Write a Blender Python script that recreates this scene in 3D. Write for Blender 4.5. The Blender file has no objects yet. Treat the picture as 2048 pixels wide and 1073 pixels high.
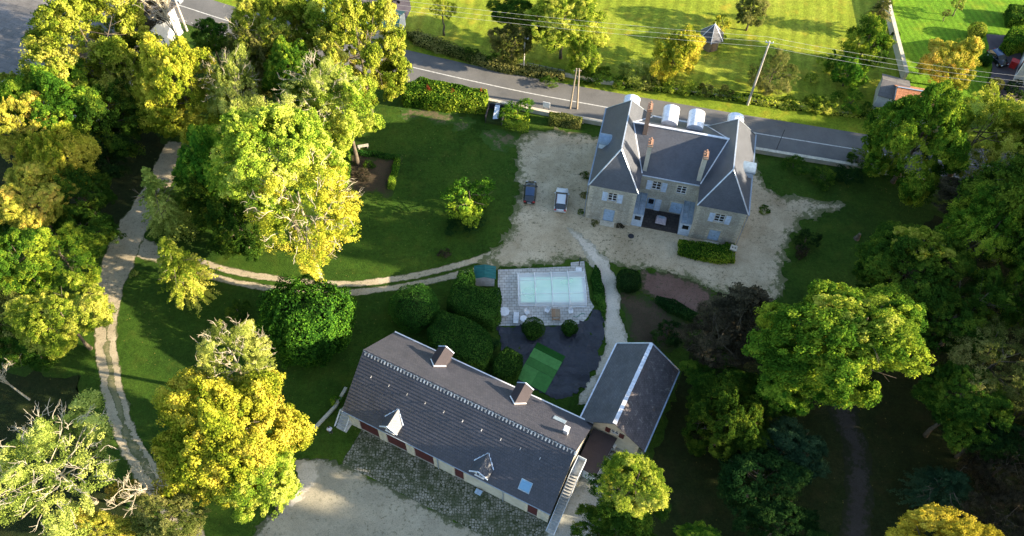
import bpy, math, random
import numpy as np
from mathutils import Vector
R = math.radians
random.seed(7); rng = np.random.default_rng(7)
S = bpy.context.scene; C = S.collection
# ---------------------------------------------------------------- camera
CH = 92.0; FPX = 1650.0; PITCH = R(56.0); ROLL = R(1.8); CX, CY = 1024.0, 536.5
fw = np.array([0, math.cos(PITCH), -math.sin(PITCH)]); x0 = np.array([1., 0, 0]); u0 = np.cross(x0, fw)
AX = math.cos(ROLL)*x0 + math.sin(ROLL)*u0; AU = -math.sin(ROLL)*x0 + math.cos(ROLL)*u0
cam = bpy.data.cameras.new('camera'); camo = bpy.data.objects.new('camera', cam); C.objects.link(camo)
from mathutils import Matrix
m = Matrix(((AX[0], AU[0], -fw[0], 0), (AX[1], AU[1], -fw[1], 0), (AX[2], AU[2], -fw[2], CH), (0, 0, 0, 1)))
camo.matrix_world = m
cam.sensor_width = 36; cam.lens = 36*FPX/2048; cam.clip_end = 3000; cam.clip_start = 1
S.camera = camo
S.render.resolution_x = 1024; S.render.resolution_y = 536
# ---------------------------------------------------------------- light
SUN_AZ = -9.0; SUN_EL = 18.0
w = bpy.data.worlds.new('World'); S.world = w; w.use_nodes = True
nt = w.node_tree; bg = nt.nodes['Background']; sky = nt.nodes.new('ShaderNodeTexSky')
sky.sky_type = 'NISHITA'; sky.sun_disc = False; sky.sun_elevation = R(SUN_EL); sky.sun_rotation = R(90-SUN_AZ)
nt.links.new(sky.outputs[0], bg.inputs[0]); bg.inputs[1].default_value = 0.125
sl = bpy.data.lights.new('sun', 'SUN'); sl.energy = 5.0; sl.angle = R(0.6); sl.color = (1.0, 0.84, 0.62)
so = bpy.data.objects.new('sun', sl); C.objects.link(so); so.location = (60, 0, 120)
sd = Vector((math.cos(R(SUN_AZ))*math.cos(R(SUN_EL)), math.sin(R(SUN_AZ))*math.cos(R(SUN_EL)), math.sin(R(SUN_EL))))
so.rotation_euler = (-sd).to_track_quat('-Z', 'Y').to_euler()
S.view_settings.view_transform = 'Standard'; S.view_settings.look = 'None'
S.view_settings.exposure = 1.95; S.view_settings.gamma = 1.0
S.cycles.max_bounces = 6; S.cycles.transparent_max_bounces = 8
# ---------------------------------------------------------------- helpers
def G(u, v, z=0.0):
    "point of the place at height z seen at this spot of the survey photograph"
    d = AX*(u-CX)/FPX - AU*(v-CY)/FPX + fw
    t = (z-CH)/d[2]
    return (d[0]*t, d[1]*t, z)
def pxm(p):
    "pixels per metre there, and view elevation"
    d = np.array(p)-[0, 0, CH]
    return FPX/(d @ fw), math.atan2(-d[2], math.hypot(d[0], d[1]))
class MB:
    def __init__(s): s.v = []; s.f = []
    def poly(s, pts):
        n = len(s.v); s.v += [tuple(p) for p in pts]; s.f.append(tuple(range(n, n+len(pts)))); return s
    def box(s, xa, xb, ya, yb, za, zb):
        n = len(s.v)
        s.v += [(x, y, z) for z in (za, zb) for x, y in ((xa, ya), (xb, ya), (xb, yb), (xa, yb))]
        s.f += [tuple(n+i for i in q) for q in ((3,2,1,0),(4,5,6,7),(0,1,5,4),(1,2,6,5),(2,3,7,6),(3,0,4,7))]; return s
    def hexa(s, b, t):
        n = len(s.v); s.v += [tuple(p) for p in b]+[tuple(p) for p in t]; k = len(b)
        s.f += [tuple(n+i for i in range(k-1, -1, -1)), tuple(n+k+i for i in range(k))]
        s.f += [(n+i, n+(i+1) % k, n+k+(i+1) % k, n+k+i) for i in range(k)]; return s
    def prism(s, poly, za, zb): return s.hexa([(x, y, za) for x, y in poly], [(x, y, zb) for x, y in poly])
    def cyl(s, x, y, za, zb, r, n=12, r2=None):
        r2 = r if r2 is None else r2
        a = [2*math.pi*i/n for i in range(n)]
        return s.hexa([(x+r*math.cos(t), y+r*math.sin(t), za) for t in a], [(x+r2*math.cos(t), y+r2*math.sin(t), zb) for t in a])
    def tube(s, pts, rad, n=6, cap=True):
        pts = [Vector(p) for p in pts]
        if not hasattr(rad, '__len__'): rad = [rad]*len(pts)
        rings = []
        for i, p in enumerate(pts):
            d = (pts[min(i+1, len(pts)-1)]-pts[max(i-1, 0)]).normalized()
            a = d.cross(Vector((0, 0, 1)) if abs(d.z) < .9 else Vector((1, 0, 0))).normalized(); b = d.cross(a)
            k = len(s.v); s.v += [tuple(p+(a*math.cos(2*math.pi*j/n)+b*math.sin(2*math.pi*j/n))*rad[i]) for j in range(n)]
            rings.append(k)
        for k, l in zip(rings, rings[1:]):
            s.f += [(k+j, k+(j+1) % n, l+(j+1) % n, l+j) for j in range(n)]
        if cap: s.f += [tuple(rings[0]+j for j in range(n-1, -1, -1)), tuple(rings[-1]+j for j in range(n))]
        return s
    def bar(s, a, b, wd, ht):
        "rectangular bar along a to b"
        a = Vector(a); b = Vector(b); d = (b-a).normalized()
        sx = d.cross(Vector((0, 0, 1)));
        sx = Vector((1, 0, 0)) if sx.length < 1e-4 else sx.normalized()
        up = sx.cross(d); h = sx*wd/2; k = up*ht/2
        return s.hexa([a-h-k, a+h-k, a+h+k, a-h+k], [b-h-k, b+h-k, b+h+k, b-h+k])
    def build(s, name, mat, parent=None, smooth=False, loc=None):
        me = bpy.data.meshes.new(name); me.from_pydata(s.v, [], s.f); 
        nv = np.array([c for v in s.v for c in v]).reshape(-1, 3)
        uv = me.uv_layers.new(name='UVMap'); me.update()
        co = np.zeros((len(me.loops), 2))
        for p in me.polygons:
            n = p.normal
            for li in p.loop_indices:
                q = nv[me.loops[li].vertex_index]
                if abs(n.z) > .97: co[li] = (q[0], q[1])
                else:
                    h = math.hypot(n.x, n.y) or 1; ux, uy = -n.y/h, n.x/h
                    co[li] = (q[0]*ux+q[1]*uy, q[2]/max(h, .25))
        uv.data.foreach_set('uv', co.ravel())
        if smooth: me.polygons.foreach_set('use_smooth', [True]*len(me.polygons))
        me.materials.append(mat)
        o = bpy.data.objects.new(name, me); C.objects.link(o)
        if parent: o.parent = parent
        if loc: o.location = loc
        return o
def tag(o, label=None, cat=None, group=None, kind=None):
    for k, v in (('label', label), ('category', cat), ('group', group), ('kind', kind)):
        if v: o[k] = v
    return o
def thing(name, label, cat, loc=(0, 0, 0), rz=0, group=None):
    o = bpy.data.objects.new(name, None); C.objects.link(o); o.location = loc; o.rotation_euler = (0, 0, R(rz))
    o.empty_display_size = .3
    return tag(o, label, cat, group)
# ---------------------------------------------------------------- materials
class NT:
    def __init__(s, name):
        s.m = bpy.data.materials.new(name); s.m.use_nodes = True; s.t = s.m.node_tree; s.N = s.t.nodes; s.L = s.t.links
        s.b = s.N['Principled BSDF']; s.out = s.N['Material Output']
        s.tc = s.N.new('ShaderNodeTexCoord')
    def n(s, typ, **kw):
        o = s.N.new(typ)
        for k, v in kw.items(): setattr(o, k, v)
        return o
    def noise(s, scale, detail=4, rough=.6, co='Object', dist=0):
        o = s.n('ShaderNodeTexNoise'); o.inputs['Scale'].default_value = scale; o.inputs['Detail'].default_value = detail
        o.inputs['Roughness'].default_value = rough; o.inputs['Distortion'].default_value = dist
        s.L.new(s.tc.outputs[co], o.inputs['Vector']); return o.outputs['Fac']
    def vor(s, scale, feat='F1', out='Distance', co='Object'):
        o = s.n('ShaderNodeTexVoronoi'); o.feature = feat; o.inputs['Scale'].default_value = scale
        s.L.new(s.tc.outputs[co], o.inputs['Vector']); return o.outputs[out]
    def ramp(s, fac, stops, interp='LINEAR'):
        o = s.n('ShaderNodeValToRGB'); e = o.color_ramp.elements; o.color_ramp.interpolation = interp
        while len(e) < len(stops): e.new(.5)
        for i, (p, c) in enumerate(stops):
            e[i].position = p; c = (c, c, c) if not hasattr(c, '__len__') else c; e[i].color = (*c, 1)
        s.L.new(fac, o.inputs[0]); return o.outputs[0]
    def mix(s, fac, a, b, mode='MIX'):
        o = s.n('ShaderNodeMix'); o.data_type = 'RGBA'; o.blend_type = mode
        for k, v in ((0, fac), (6, a), (7, b)):
            if hasattr(v, 'is_output'): s.L.new(v, o.inputs[k])
            else: o.inputs[k].default_value = v if k == 0 else (*v, 1)
        return o.outputs[2]
    def math(s, op, a, b=0.):
        o = s.n('ShaderNodeMath'); o.operation = op
        for k, v in ((0, a), (1, b)):
            if hasattr(v, 'is_output'): s.L.new(v, o.inputs[k])
            else: o.inputs[k].default_value = v
        return o.outputs[0]
    def bump(s, h, strength=.5, dist=.05):
        o = s.n('ShaderNodeBump'); o.inputs['Strength'].default_value = strength; o.inputs['Distance'].default_value = dist
        s.L.new(h, o.inputs['Height']); s.L.new(o.outputs[0], s.b.inputs['Normal']); return o
    def col(s, c, rough=.9, spec=.3, metal=0):
        if hasattr(c, 'is_output'): s.L.new(c, s.b.inputs['Base Color'])
        else: s.b.inputs['Base Color'].default_value = (*c, 1)
        s.b.inputs['Roughness'].default_value = rough; s.b.inputs['Specular IOR Level'].default_value = spec
        s.b.inputs['Metallic'].default_value = metal; return s.m
    def brick(s, wd, ht, c1, c2, mortar, msize=.02, off=.5):
        o = s.n('ShaderNodeTexBrick'); s.L.new(s.tc.outputs['UV'], o.inputs['Vector'])
        for k, v in (('Color1', c1), ('Color2', c2), ('Mortar', mortar)): o.inputs[k].default_value = (*v, 1)
        o.inputs['Scale'].default_value = 1; o.inputs['Brick Width'].default_value = wd; o.inputs['Row Height'].default_value = ht
        o.inputs['Mortar Size'].default_value = msize; o.inputs['Mortar Smooth'].default_value = .2; o.offset = off
        return o
def paint(name, c, rough=.6, spec=.4, metal=0, var=.12):
    t = NT(name); f = t.noise(3.1, 5); d = tuple(x*(1-2*var) for x in c); e = tuple(min(1, x*(1+var)) for x in c)
    g = t.ramp(t.noise(.7, 6, .7), [(.35, .82), (.6, 1.)])
    return t.col(t.mix(1., t.ramp(f, [(.3, d), (.7, e)]), g, 'MULTIPLY'), rough, spec, metal)
def m_grass(name, a, b, c, stripes=None, patch=None):
    t = NT(name)
    base = t.ramp(t.noise(.09, 6, .65), [(.3, a), (.5, b), (.72, c)])
    fine = t.ramp(t.noise(2.6, 4, .75), [(.25, .55), (.55, 1.), (.8, 1.35)])
    f2 = t.ramp(t.noise(9., 2, .6), [(.3, .7), (.7, 1.25)])
    o = t.mix(1., t.mix(1., base, fine, 'MULTIPLY'), f2, 'MULTIPLY')
    dry = t.ramp(t.noise(.32, 7, .7), [(.52, 0), (.68, 1)])
    o = t.mix(t.math('MULTIPLY', dry, .6), o, (b[0]*1.7, b[1]*1.05, b[2]*1.3))
    vd = t.vor(1.5); sp = t.math('MULTIPLY', t.ramp(vd, [(.07, 1), (.13, 0)]), t.ramp(t.noise(.12, 3), [(.42, 0), (.6, 1)]))
    o = t.mix(t.math('MULTIPLY', sp, .8), o, (.22, .19, .045))
    o = t.mix(1., o, t.ramp(t.noise(.9, 6, .7), [(.3, .74), (.7, 1.2)]), 'MULTIPLY')
    if patch: o = t.mix(t.ramp(t.noise(.55, 8, .75), [(.60, 0), (.68, 1)]), o, patch)
    if stripes:
        mp = t.n('ShaderNodeMapping'); mp.inputs['Rotation'].default_value[2] = R(stripes[0]); t.L.new(t.tc.outputs['Object'], mp.inputs['Vector'])
        wv = t.n('ShaderNodeTexWave'); wv.inputs['Scale'].default_value = stripes[1]; wv.inputs['Distortion'].default_value = 2.5; wv.inputs['Detail'].default_value = 3
        wv.inputs['Detail Scale'].default_value = .4; t.L.new(mp.outputs[0], wv.inputs[0])
        o = t.mix(1., o, t.ramp(wv.outputs['Fac'], [(.2, .88), (.8, 1.08)]), 'MULTIPLY')
    t.bump(t.noise(5., 5, .8), 1.0, .16)
    return t.col(o, .95, .1)
def m_gravel(name, a, b, speck, weed, amount=.5, scale=1.):
    t = NT(name)
    base = t.ramp(t.noise(.22*scale, 7, .68), [(.3, a), (.68, b)])
    base = t.mix(1., base, t.ramp(t.noise(7, 4, .8), [(.28, .62), (.5, 1.), (.75, 1.28)]), 'MULTIPLY')
    sp = t.math('MULTIPLY', t.ramp(t.noise(2.3, 5, .78), [(.545, 0), (.60, 1)]), t.ramp(t.noise(.13, 4, .6), [(.38, 0.2), (.56, 1)]))
    base = t.mix(t.math('MULTIPLY', sp, .75), base, speck)
    at = t.n('ShaderNodeAttribute'); at.attribute_name = 'edge'
    e = t.math('ADD', at.outputs['Fac'], t.math('MULTIPLY', t.math('SUBTRACT', t.noise(1.3, 6, .8), .5), 2.4))
    g = t.ramp(e, [(.18, 1), (.5, 0)])
    wd = t.mix(t.noise(4, 4, .7), tuple(x*.6 for x in weed), tuple(x*1.35 for x in weed))
    base = t.mix(t.math('MULTIPLY', g, amount), base, wd)
    t.bump(t.noise(11, 4, .8), .7, .06)
    return t.col(base, .95, .15)
MAT = {}
GR = dict(a=(.030, .075, .010), b=(.050, .110, .012), c=(.085, .150, .016))
MAT['grass'] = m_grass('lawn grass', (.024, .058, .007), (.040, .088, .009), (.070, .118, .014))
MAT['meadow'] = m_grass('meadow grass', (.17, .225, .02), (.235, .29, .024), (.33, .35, .045), stripes=(12, .16))
MAT['mown'] = m_grass('mown lawn', (.10, .22, .012), (.13, .26, .014), (.17, .30, .016), stripes=(-8, .3))
MAT['verge'] = m_grass('verge grass', (.13, .20, .014), (.18, .25, .018), (.25, .29, .03))
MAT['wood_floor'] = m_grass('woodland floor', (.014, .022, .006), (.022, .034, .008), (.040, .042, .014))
MAT['gravel'] = m_gravel('pale gravel', (.32, .25, .15), (.58, .475, .32), (.075, .08, .035), (.06, .085, .02), .8)
MAT['drive'] = m_gravel('drive gravel', (.31, .26, .165), (.50, .42, .29), (.12, .12, .07), (.07, .09, .025), .9)
MAT['yard'] = m_gravel('yard gravel', (.24, .22, .16), (.40, .36, .26), (.13, .125, .075), (.06, .075, .03), .9)
MAT['white_gravel'] = m_gravel('white gravel', (.43, .37, .27), (.66, .58, .46), (.25, .24, .2), (.30, .27, .19), .8)
MAT['red_soil'] = m_gravel('red bark soil', (.13, .075, .055), (.21, .13, .10), (.06, .06, .03), (.05, .06, .02), .9)
MAT['brown_soil'] = m_gravel('brown soil', (.045, .034, .020), (.085, .06, .036), (.03, .045, .015), (.035, .06, .012), .9)
MAT['weedy'] = m_gravel('weedy strip', (.16, .15, .07), (.26, .24, .13), (.06, .09, .02), (.11, .12, .05), .7)
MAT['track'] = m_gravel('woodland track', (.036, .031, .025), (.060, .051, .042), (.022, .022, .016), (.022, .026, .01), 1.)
MAT['concrete'] = m_gravel('concrete apron', (.26, .26, .21), (.42, .42, .38), (.2, .19, .12), (.10, .10, .05), .7)
t = NT('asphalt'); c = t.ramp(t.noise(.25, 6, .6), [(.3, (.10, .098, .093)), (.7, (.155, .15, .14))])
c = t.mix(1., c, t.ramp(t.noise(14, 3, .8), [(.3, .8), (.7, 1.2)]), 'MULTIPLY'); t.bump(t.noise(25, 2), .3, .02); MAT['asphalt'] = t.col(c, .85, .3)
t = NT('drive asphalt'); c = t.ramp(t.noise(.5, 6, .6), [(.3, (.075, .062, .068)), (.7, (.12, .10, .105))]); t.bump(t.noise(25, 2), .3, .02); MAT['tar2'] = t.col(c, .9, .2)
t = NT('road paint'); c = t.ramp(t.noise(3, 6, .8), [(.35, (.28, .28, .26)), (.6, (.58, .58, .54))]); MAT['roadpaint'] = t.col(c, .7)
t = NT('cobbles'); v = t.n('ShaderNodeTexVoronoi'); v.feature = 'DISTANCE_TO_EDGE'; v.inputs['Scale'].default_value = 3.1; v.inputs['Randomness'].default_value = .55
t.L.new(t.tc.outputs['Object'], v.inputs['Vector'])
st = t.ramp(v.outputs['Distance'], [(.05, 0), (.13, 1)])
sc = t.mix(t.vor(3.1, 'F1', 'Color'), (.30, .27, .21), (.40, .37, .32)); sc = t.mix(.85, sc, t.ramp(t.noise(2.2, 5), [(.3, (.2, .185, .14)), (.7, (.40, .37, .31))]))
o = t.mix(st, (.035, .045, .018), sc)
at = t.n('ShaderNodeAttribute'); at.attribute_name = 'edge'
ms = t.ramp(t.math('ADD', t.noise(.8, 8, .75), t.math('MULTIPLY', at.outputs['Fac'], .05)), [(.43, 0), (.60, 1)])
o = t.mix(t.math('MULTIPLY', ms, .86), o, t.mix(t.noise(6, 4), (.022, .04, .012), (.075, .085, .035))); t.bump(t.math('MULTIPLY', st, .5), .8, .06); MAT['cobble'] = t.col(o, .95, .2)
def m_paving(name, w_, h_, c1, c2, mo):
    t = NT(name); b = t.brick(w_, h_, c1, c2, mo, .03)
    o = t.mix(1., b.outputs['Color'], t.ramp(t.noise(1.1, 6, .7), [(.3, .72), (.65, 1.1)]), 'MULTIPLY')
    t.bump(b.outputs['Fac'], -.5, .03); return t.col(o, .9, .2)
MAT['paving'] = m_paving('pool paving', .62, .42, (.42, .40, .36), (.54, .52, .47), (.22, .21, .18))
MAT['court'] = m_paving('dark court paving', .5, .5, (.045, .038, .034), (.065, .055, .048), (.03, .027, .024))
def m_roof(name, w_, h_, c1, c2, mo, rough, spec, stain=.75, ms=.02):
    t = NT(name); b = t.brick(w_, h_, c1, c2, mo, ms)
    o = t.mix(1., b.outputs['Color'], t.ramp(t.noise(.55, 7, .72), [(.3, stain), (.65, 1.12)]), 'MULTIPLY')
    o = t.mix(1., o, t.ramp(t.noise(9, 3, .7), [(.3, .86), (.7, 1.12)]), 'MULTIPLY')
    t.bump(t.math('ADD', t.math('MULTIPLY', b.outputs['Fac'], -1.), t.noise(6, 3)), .35, .03); return t.col(o, rough, spec)
MAT['slate'] = m_roof('slate', .24, .13, (.064, .071, .086), (.088, .095, .112), (.044, .049, .060), .5, .5)
MAT['tile'] = m_roof('barn tile', .30, .42, (.043, .043, .053), (.058, .056, .066), (.029, .028, .035), .5, .45, .8)
MAT['felt_shaded_tile'] = m_roof('dark felt', 2.5, 1.0, (.040, .032, .036), (.046, .038, .041), (.036, .03, .033), .8, .3, .9)  # felt of the link shed; on the rear barn dormers it paints shade
t = NT('old slate'); b = t.brick(.3, .2, (.062, .068, .08), (.088, .094, .108), (.045, .048, .055), .02)
o = t.mix(1., b.outputs['Color'], t.ramp(t.noise(.5, 7, .75), [(.3, .62), (.7, 1.25)]), 'MULTIPLY')
o = t.mix(t.ramp(t.noise(1.9, 7, .8), [(.60, 0), (.70, .6)]), o, (.22, .22, .21)); t.bump(b.outputs['Fac'], -.35, .03); MAT['old_slate'] = t.col(o, .55, .45)
t = NT('lichen slate'); b = t.brick(.3, .22, (.085, .075, .078), (.12, .105, .105), (.06, .052, .055), .02)
o = t.mix(1., b.outputs['Color'], t.ramp(t.noise(.8, 7, .75), [(.3, .6), (.7, 1.2)]), 'MULTIPLY')
o = t.mix(t.ramp(t.noise(1.7, 7, .8), [(.56, 0), (.66, .8)]), o, (.27, .25, .23)); MAT['lichen'] = t.col(o, .8, .3)
MAT['orange_tile'] = m_roof('orange tile', .25, .33, (.42, .17, .08), (.55, .25, .13), (.2, .09, .05), .85, .2)
MAT['ridge'] = m_roof('pale ridge tile', .34, 9, (.42, .42, .42), (.55, .55, .54), (.16, .16, .16), .7, .3, .7, .05)
t = NT('teal sheet roof'); wv = t.n('ShaderNodeTexWave'); wv.inputs['Scale'].default_value = 1.6; t.L.new(t.tc.outputs['UV'], wv.inputs[0])
t.bump(wv.outputs['Fac'], 1., .12); MAT['teal'] = t.col(t.ramp(t.noise(1, 5), [(.3, (.018, .15, .14)), (.7, (.03, .22, .20))]), .45, .5)
t = NT('rubble stone wall'); c = t.ramp(t.noise(1.6, 6, .7), [(.3, (.36, .325, .25)), (.7, (.54, .50, .41))])
c = t.mix(t.ramp(t.vor(3.4, 'DISTANCE_TO_EDGE'), [(.02, .55), (.09, 0)]), c, (.22, .2, .16)); c = t.mix(1., c, t.ramp(t.noise(.35, 6, .7), [(.3, .74), (.6, 1.05)]), 'MULTIPLY')
t.bump(t.noise(6, 5), .6, .05); MAT['stone'] = t.col(c, .95, .15)
t = NT('lime render'); c = t.ramp(t.noise(.8, 7, .7), [(.3, (.36, .33, .26)), (.7, (.55, .52, .43))]); t.bump(t.noise(8, 4), .3, .03); MAT['render'] = t.col(c, .95, .15)
MAT['quoin'] = paint('dressed stone', (.58, .52, .40), .9, .2, 0, .15)
MAT['brick'] = m_roof('chimney brick', .22, .075, (.26, .10, .055), (.36, .16, .09), (.3, .24, .18), .9, .2, .7)
MAT['pale_brick'] = m_roof('banded stone', 9, .34, (.52, .44, .33), (.30, .16, .11), (.3, .24, .18), .9, .2, .8)
MAT['zinc'] = paint('zinc', (.52, .57, .62), .4, .5, .3)
MAT['blue_zinc'] = paint('bluish zinc', (.22, .30, .38), .5, .4)
MAT['zinc_white'] = paint('pale zinc', (.72, .74, .78), .4, .5, .1)
MAT['lead'] = paint('lead flashing', (.30, .36, .42), .45, .5, .2)
MAT['blue'] = paint('pale blue paint', (.42, .56, .72), .6)
MAT['blue_white'] = paint('blue white paint', (.60, .68, .78), .6)
MAT['red'] = paint('oxblood paint', (.085, .020, .020), .6)
MAT['redbin'] = paint('red plastic', (.5, .03, .03), .5)
MAT['white'] = paint('white paint', (.78, .78, .77), .5, .4, 0, .05)
MAT['wall_white'] = paint('white wall', (.68, .67, .64), .85, .2, 0, .06)
MAT['pink'] = paint('washed pink cover', (.50, .42, .44), .8)
MAT['dark'] = paint('dark metal', (.03, .03, .035), .5)
MAT['plastic_dk'] = paint('black rubber', (.015, .015, .016), .6)
MAT['pole'] = paint('concrete pole', (.50, .46, .40), .9)
MAT['wood_pole'] = paint('grey wooden pole', (.34, .28, .20), .9)
MAT['wire'] = paint('pale wire', (.5, .5, .46), .6)
MAT['wood'] = paint('weathered wood', (.27, .20, .13), .9)
MAT['wood_br'] = paint('brown wicker', (.30, .19, .11), .9)
MAT['bark'] = paint('bark', (.16, .13, .09), .95, .1, 0, .25)
MAT['bark_pale'] = paint('pale bare bark', (.46, .40, .28), .95, .1, 0, .15)
MAT['bark_light'] = paint('light limb bark', (.42, .36, .24), .95, .1, 0, .2)  # light brown bark of the leaning trunk
MAT['skin'] = paint('skin', (.5, .32, .24), .7); MAT['shirt'] = paint('pale shirt', (.55, .6, .72), .9); MAT['trousers'] = paint('dark trousers', (.03, .035, .05), .9)
MAT['hair'] = paint('dark hair', (.04, .03, .02), .9)
t = NT('window glass'); MAT['glass'] = t.col((.015, .018, .022), .12, .8)
t = NT('sky glass'); MAT['skyglass'] = t.col((.10, .26, .42), .08, 1.)
t = NT('lean-to glass'); t.b.inputs['Alpha'].default_value = .8; MAT['leanglass'] = t.col(t.ramp(t.noise(1.5, 5), [(.3, (.16, .22, .28)), (.7, (.34, .42, .48))]), .25, .7)
t = NT('pool glazing'); t.b.inputs['Alpha'].default_value = 1; 
lw = t.ramp(t.noise(.22, 1), [(.35, .25), (.62, .45)]); t.L.new(lw, t.b.inputs['Alpha']); MAT['poly'] = t.col((.93, .95, .93), .35, .25)
t = NT('pool water'); t.bump(t.noise(3, 3), .15, .02); MAT['water'] = t.col(t.ramp(t.noise(.3, 3), [(.3, (.62, .93, .64)), (.7, (.72, .97, .72))]), .1, .5)
t = NT('weed membrane'); wv = t.n('ShaderNodeTexWave'); wv.inputs['Scale'].default_value = .09; wv.inputs['Distortion'].default_value = 3; wv.inputs['Detail'].default_value = 3; wv.bands_direction = 'Y'
t.L.new(t.tc.outputs['Object'], wv.inputs[0])
t.bump(t.math('ADD', t.math('MULTIPLY', wv.outputs['Fac'], 1.2), t.noise(1.2, 5, .6)), 1., .3); MAT['membrane'] = t.col(t.ramp(t.noise(.6, 6), [(.3, (.010, .011, .016)), (.7, (.026, .028, .038))]), .5, .5)
t = NT('artificial turf'); b = t.brick(2.0, 2.6, (.035, .17, .022), (.055, .22, .03), (.03, .14, .02), .01, 0); o = t.mix(1., b.outputs['Color'], t.ramp(t.noise(14, 2), [(.3, .85), (.7, 1.15)]), 'MULTIPLY'); MAT['turf'] = t.col(o, .9, .1)
MAT['turf_dark'] = paint('dark artificial turf', (.018, .085, .014), .95, .1)
def m_leaf(name, a, b, c, trans=.27, hue=.02):
    "leaf colour varies by leaf clump: a deep, b usual, c autumn tips"
    t = NT(name); t.N.remove(t.b)
    at = t.n('ShaderNodeAttribute'); at.attribute_name = 'v'
    oi = t.n('ShaderNodeObjectInfo')
    f = t.math('ADD', t.math('ADD', t.math('MULTIPLY', t.noise(.34, 3, .6), .8), t.math('SUBTRACT', t.math('MULTIPLY', t.noise(.11, 2, .5), 1.2), .50)), t.math('MULTIPLY', t.math('SUBTRACT', at.outputs['Fac'], .5), .55))
    col = t.ramp(f, [(.30, a), (.52, b), (.76, c)])
    hs = t.n('ShaderNodeHueSaturation'); t.L.new(col, hs.inputs['Color'])
    t.L.new(t.math('ADD', t.math('MULTIPLY', oi.outputs['Random'], .3), .85), hs.inputs['Value'])
    t.L.new(t.math('ADD', t.math('MULTIPLY', oi.outputs['Random'], hue), .5-hue/2), hs.inputs['Hue'])
    d = t.n('ShaderNodeBsdfDiffuse'); tr = t.n('ShaderNodeBsdfTranslucent'); mx = t.n('ShaderNodeMixShader'); mx.inputs[0].default_value = trans
    t.L.new(hs.outputs[0], d.inputs[0]); t.L.new(hs.outputs[0], tr.inputs[0]); t.L.new(d.outputs[0], mx.inputs[1]); t.L.new(tr.outputs[0], mx.inputs[2]); t.L.new(mx.outputs[0], t.out.inputs[0])
    return t.m
LF = {
 'lime':   m_leaf('lime yellow foliage', (.10, .17, .014), (.30, .37, .034), (.57, .56, .09)),
 'yellow': m_leaf('yellow foliage', (.16, .22, .016), (.41, .42, .036), (.66, .57, .07)),
 'amber':  m_leaf('amber foliage', (.20, .22, .025), (.50, .46, .06), (.68, .48, .09)),
 'green':  m_leaf('green foliage', (.025, .065, .009), (.055, .12, .013), (.14, .20, .02)),
 'fresh':  m_leaf('fresh green foliage', (.035, .10, .010), (.10, .21, .017), (.34, .42, .035)),
 'pale':   m_leaf('pale ash foliage', (.14, .19, .03), (.32, .37, .065), (.54, .55, .13)),
 'dark':   m_leaf('dark evergreen foliage', (.010, .030, .008), (.020, .050, .012), (.040, .080, .016), .2),
 'box':    m_leaf('clipped hedge foliage', (.016, .055, .009), (.036, .10, .014), (.075, .16, .022), .2),
 'blue':   m_leaf('blue green foliage', (.018, .042, .020), (.032, .070, .030), (.055, .10, .042), .2),
 'brown':  m_leaf('brown dry foliage', (.030, .027, .016), (.065, .055, .034), (.12, .10, .055), .3),
 'olive':  m_leaf('olive foliage', (.07, .09, .018), (.16, .17, .04), (.28, .26, .08)),
 'red':    m_leaf('red foliage', (.14, .03, .012), (.30, .06, .03), (.40, .16, .05)),
 'holly':  m_leaf('laurel foliage', (.016, .055, .008), (.036, .11, .011), (.10, .22, .018), .2),
 'gold':   m_leaf('golden yellow foliage', (.26, .23, .02), (.48, .40, .035), (.62, .50, .06)),
}
# ---------------------------------------------------------------- foliage meshes
def leaves_mesh(name, P, N, size, v, spread=.75):
    n = len(P); N = N + rng.normal(0, spread, (n, 3)); N /= np.linalg.norm(N, axis=1)[:, None]
    r = rng.normal(size=(n, 3)); A = np.cross(N, r); A /= np.linalg.norm(A, axis=1)[:, None]; B = np.cross(N, A)
    s = size*rng.uniform(.55, 1.25, (n, 1)); asp = rng.uniform(.6, 1., (n, 1))
    V = np.stack([P-A*s*.5-B*s*asp*.15, P-B*s*asp*.5, P+A*s*.5+B*s*asp*.1, P+B*s*asp*.5], 1).reshape(-1, 3)
    me = bpy.data.meshes.new(name); me.vertices.add(n*4); me.loops.add(n*4); me.polygons.add(n)
    me.vertices.foreach_set('co', V.ravel().astype('f')); me.loops.foreach_set('vertex_index', np.arange(n*4, dtype='i'))
    me.polygons.foreach_set('loop_start', np.arange(0, n*4, 4, dtype='i')); 
    try: me.polygons.foreach_set('loop_total', np.full(n, 4, dtype='i'))
    except Exception: pass
    a = me.attributes.new('v', 'FLOAT', 'FACE'); a.data.foreach_set('value', v.astype('f'))
    me.update(); me.materials.append(None); return me
def unit(n): d = rng.normal(size=(n, 3)); return d/np.linalg.norm(d, axis=1)[:, None]
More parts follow.
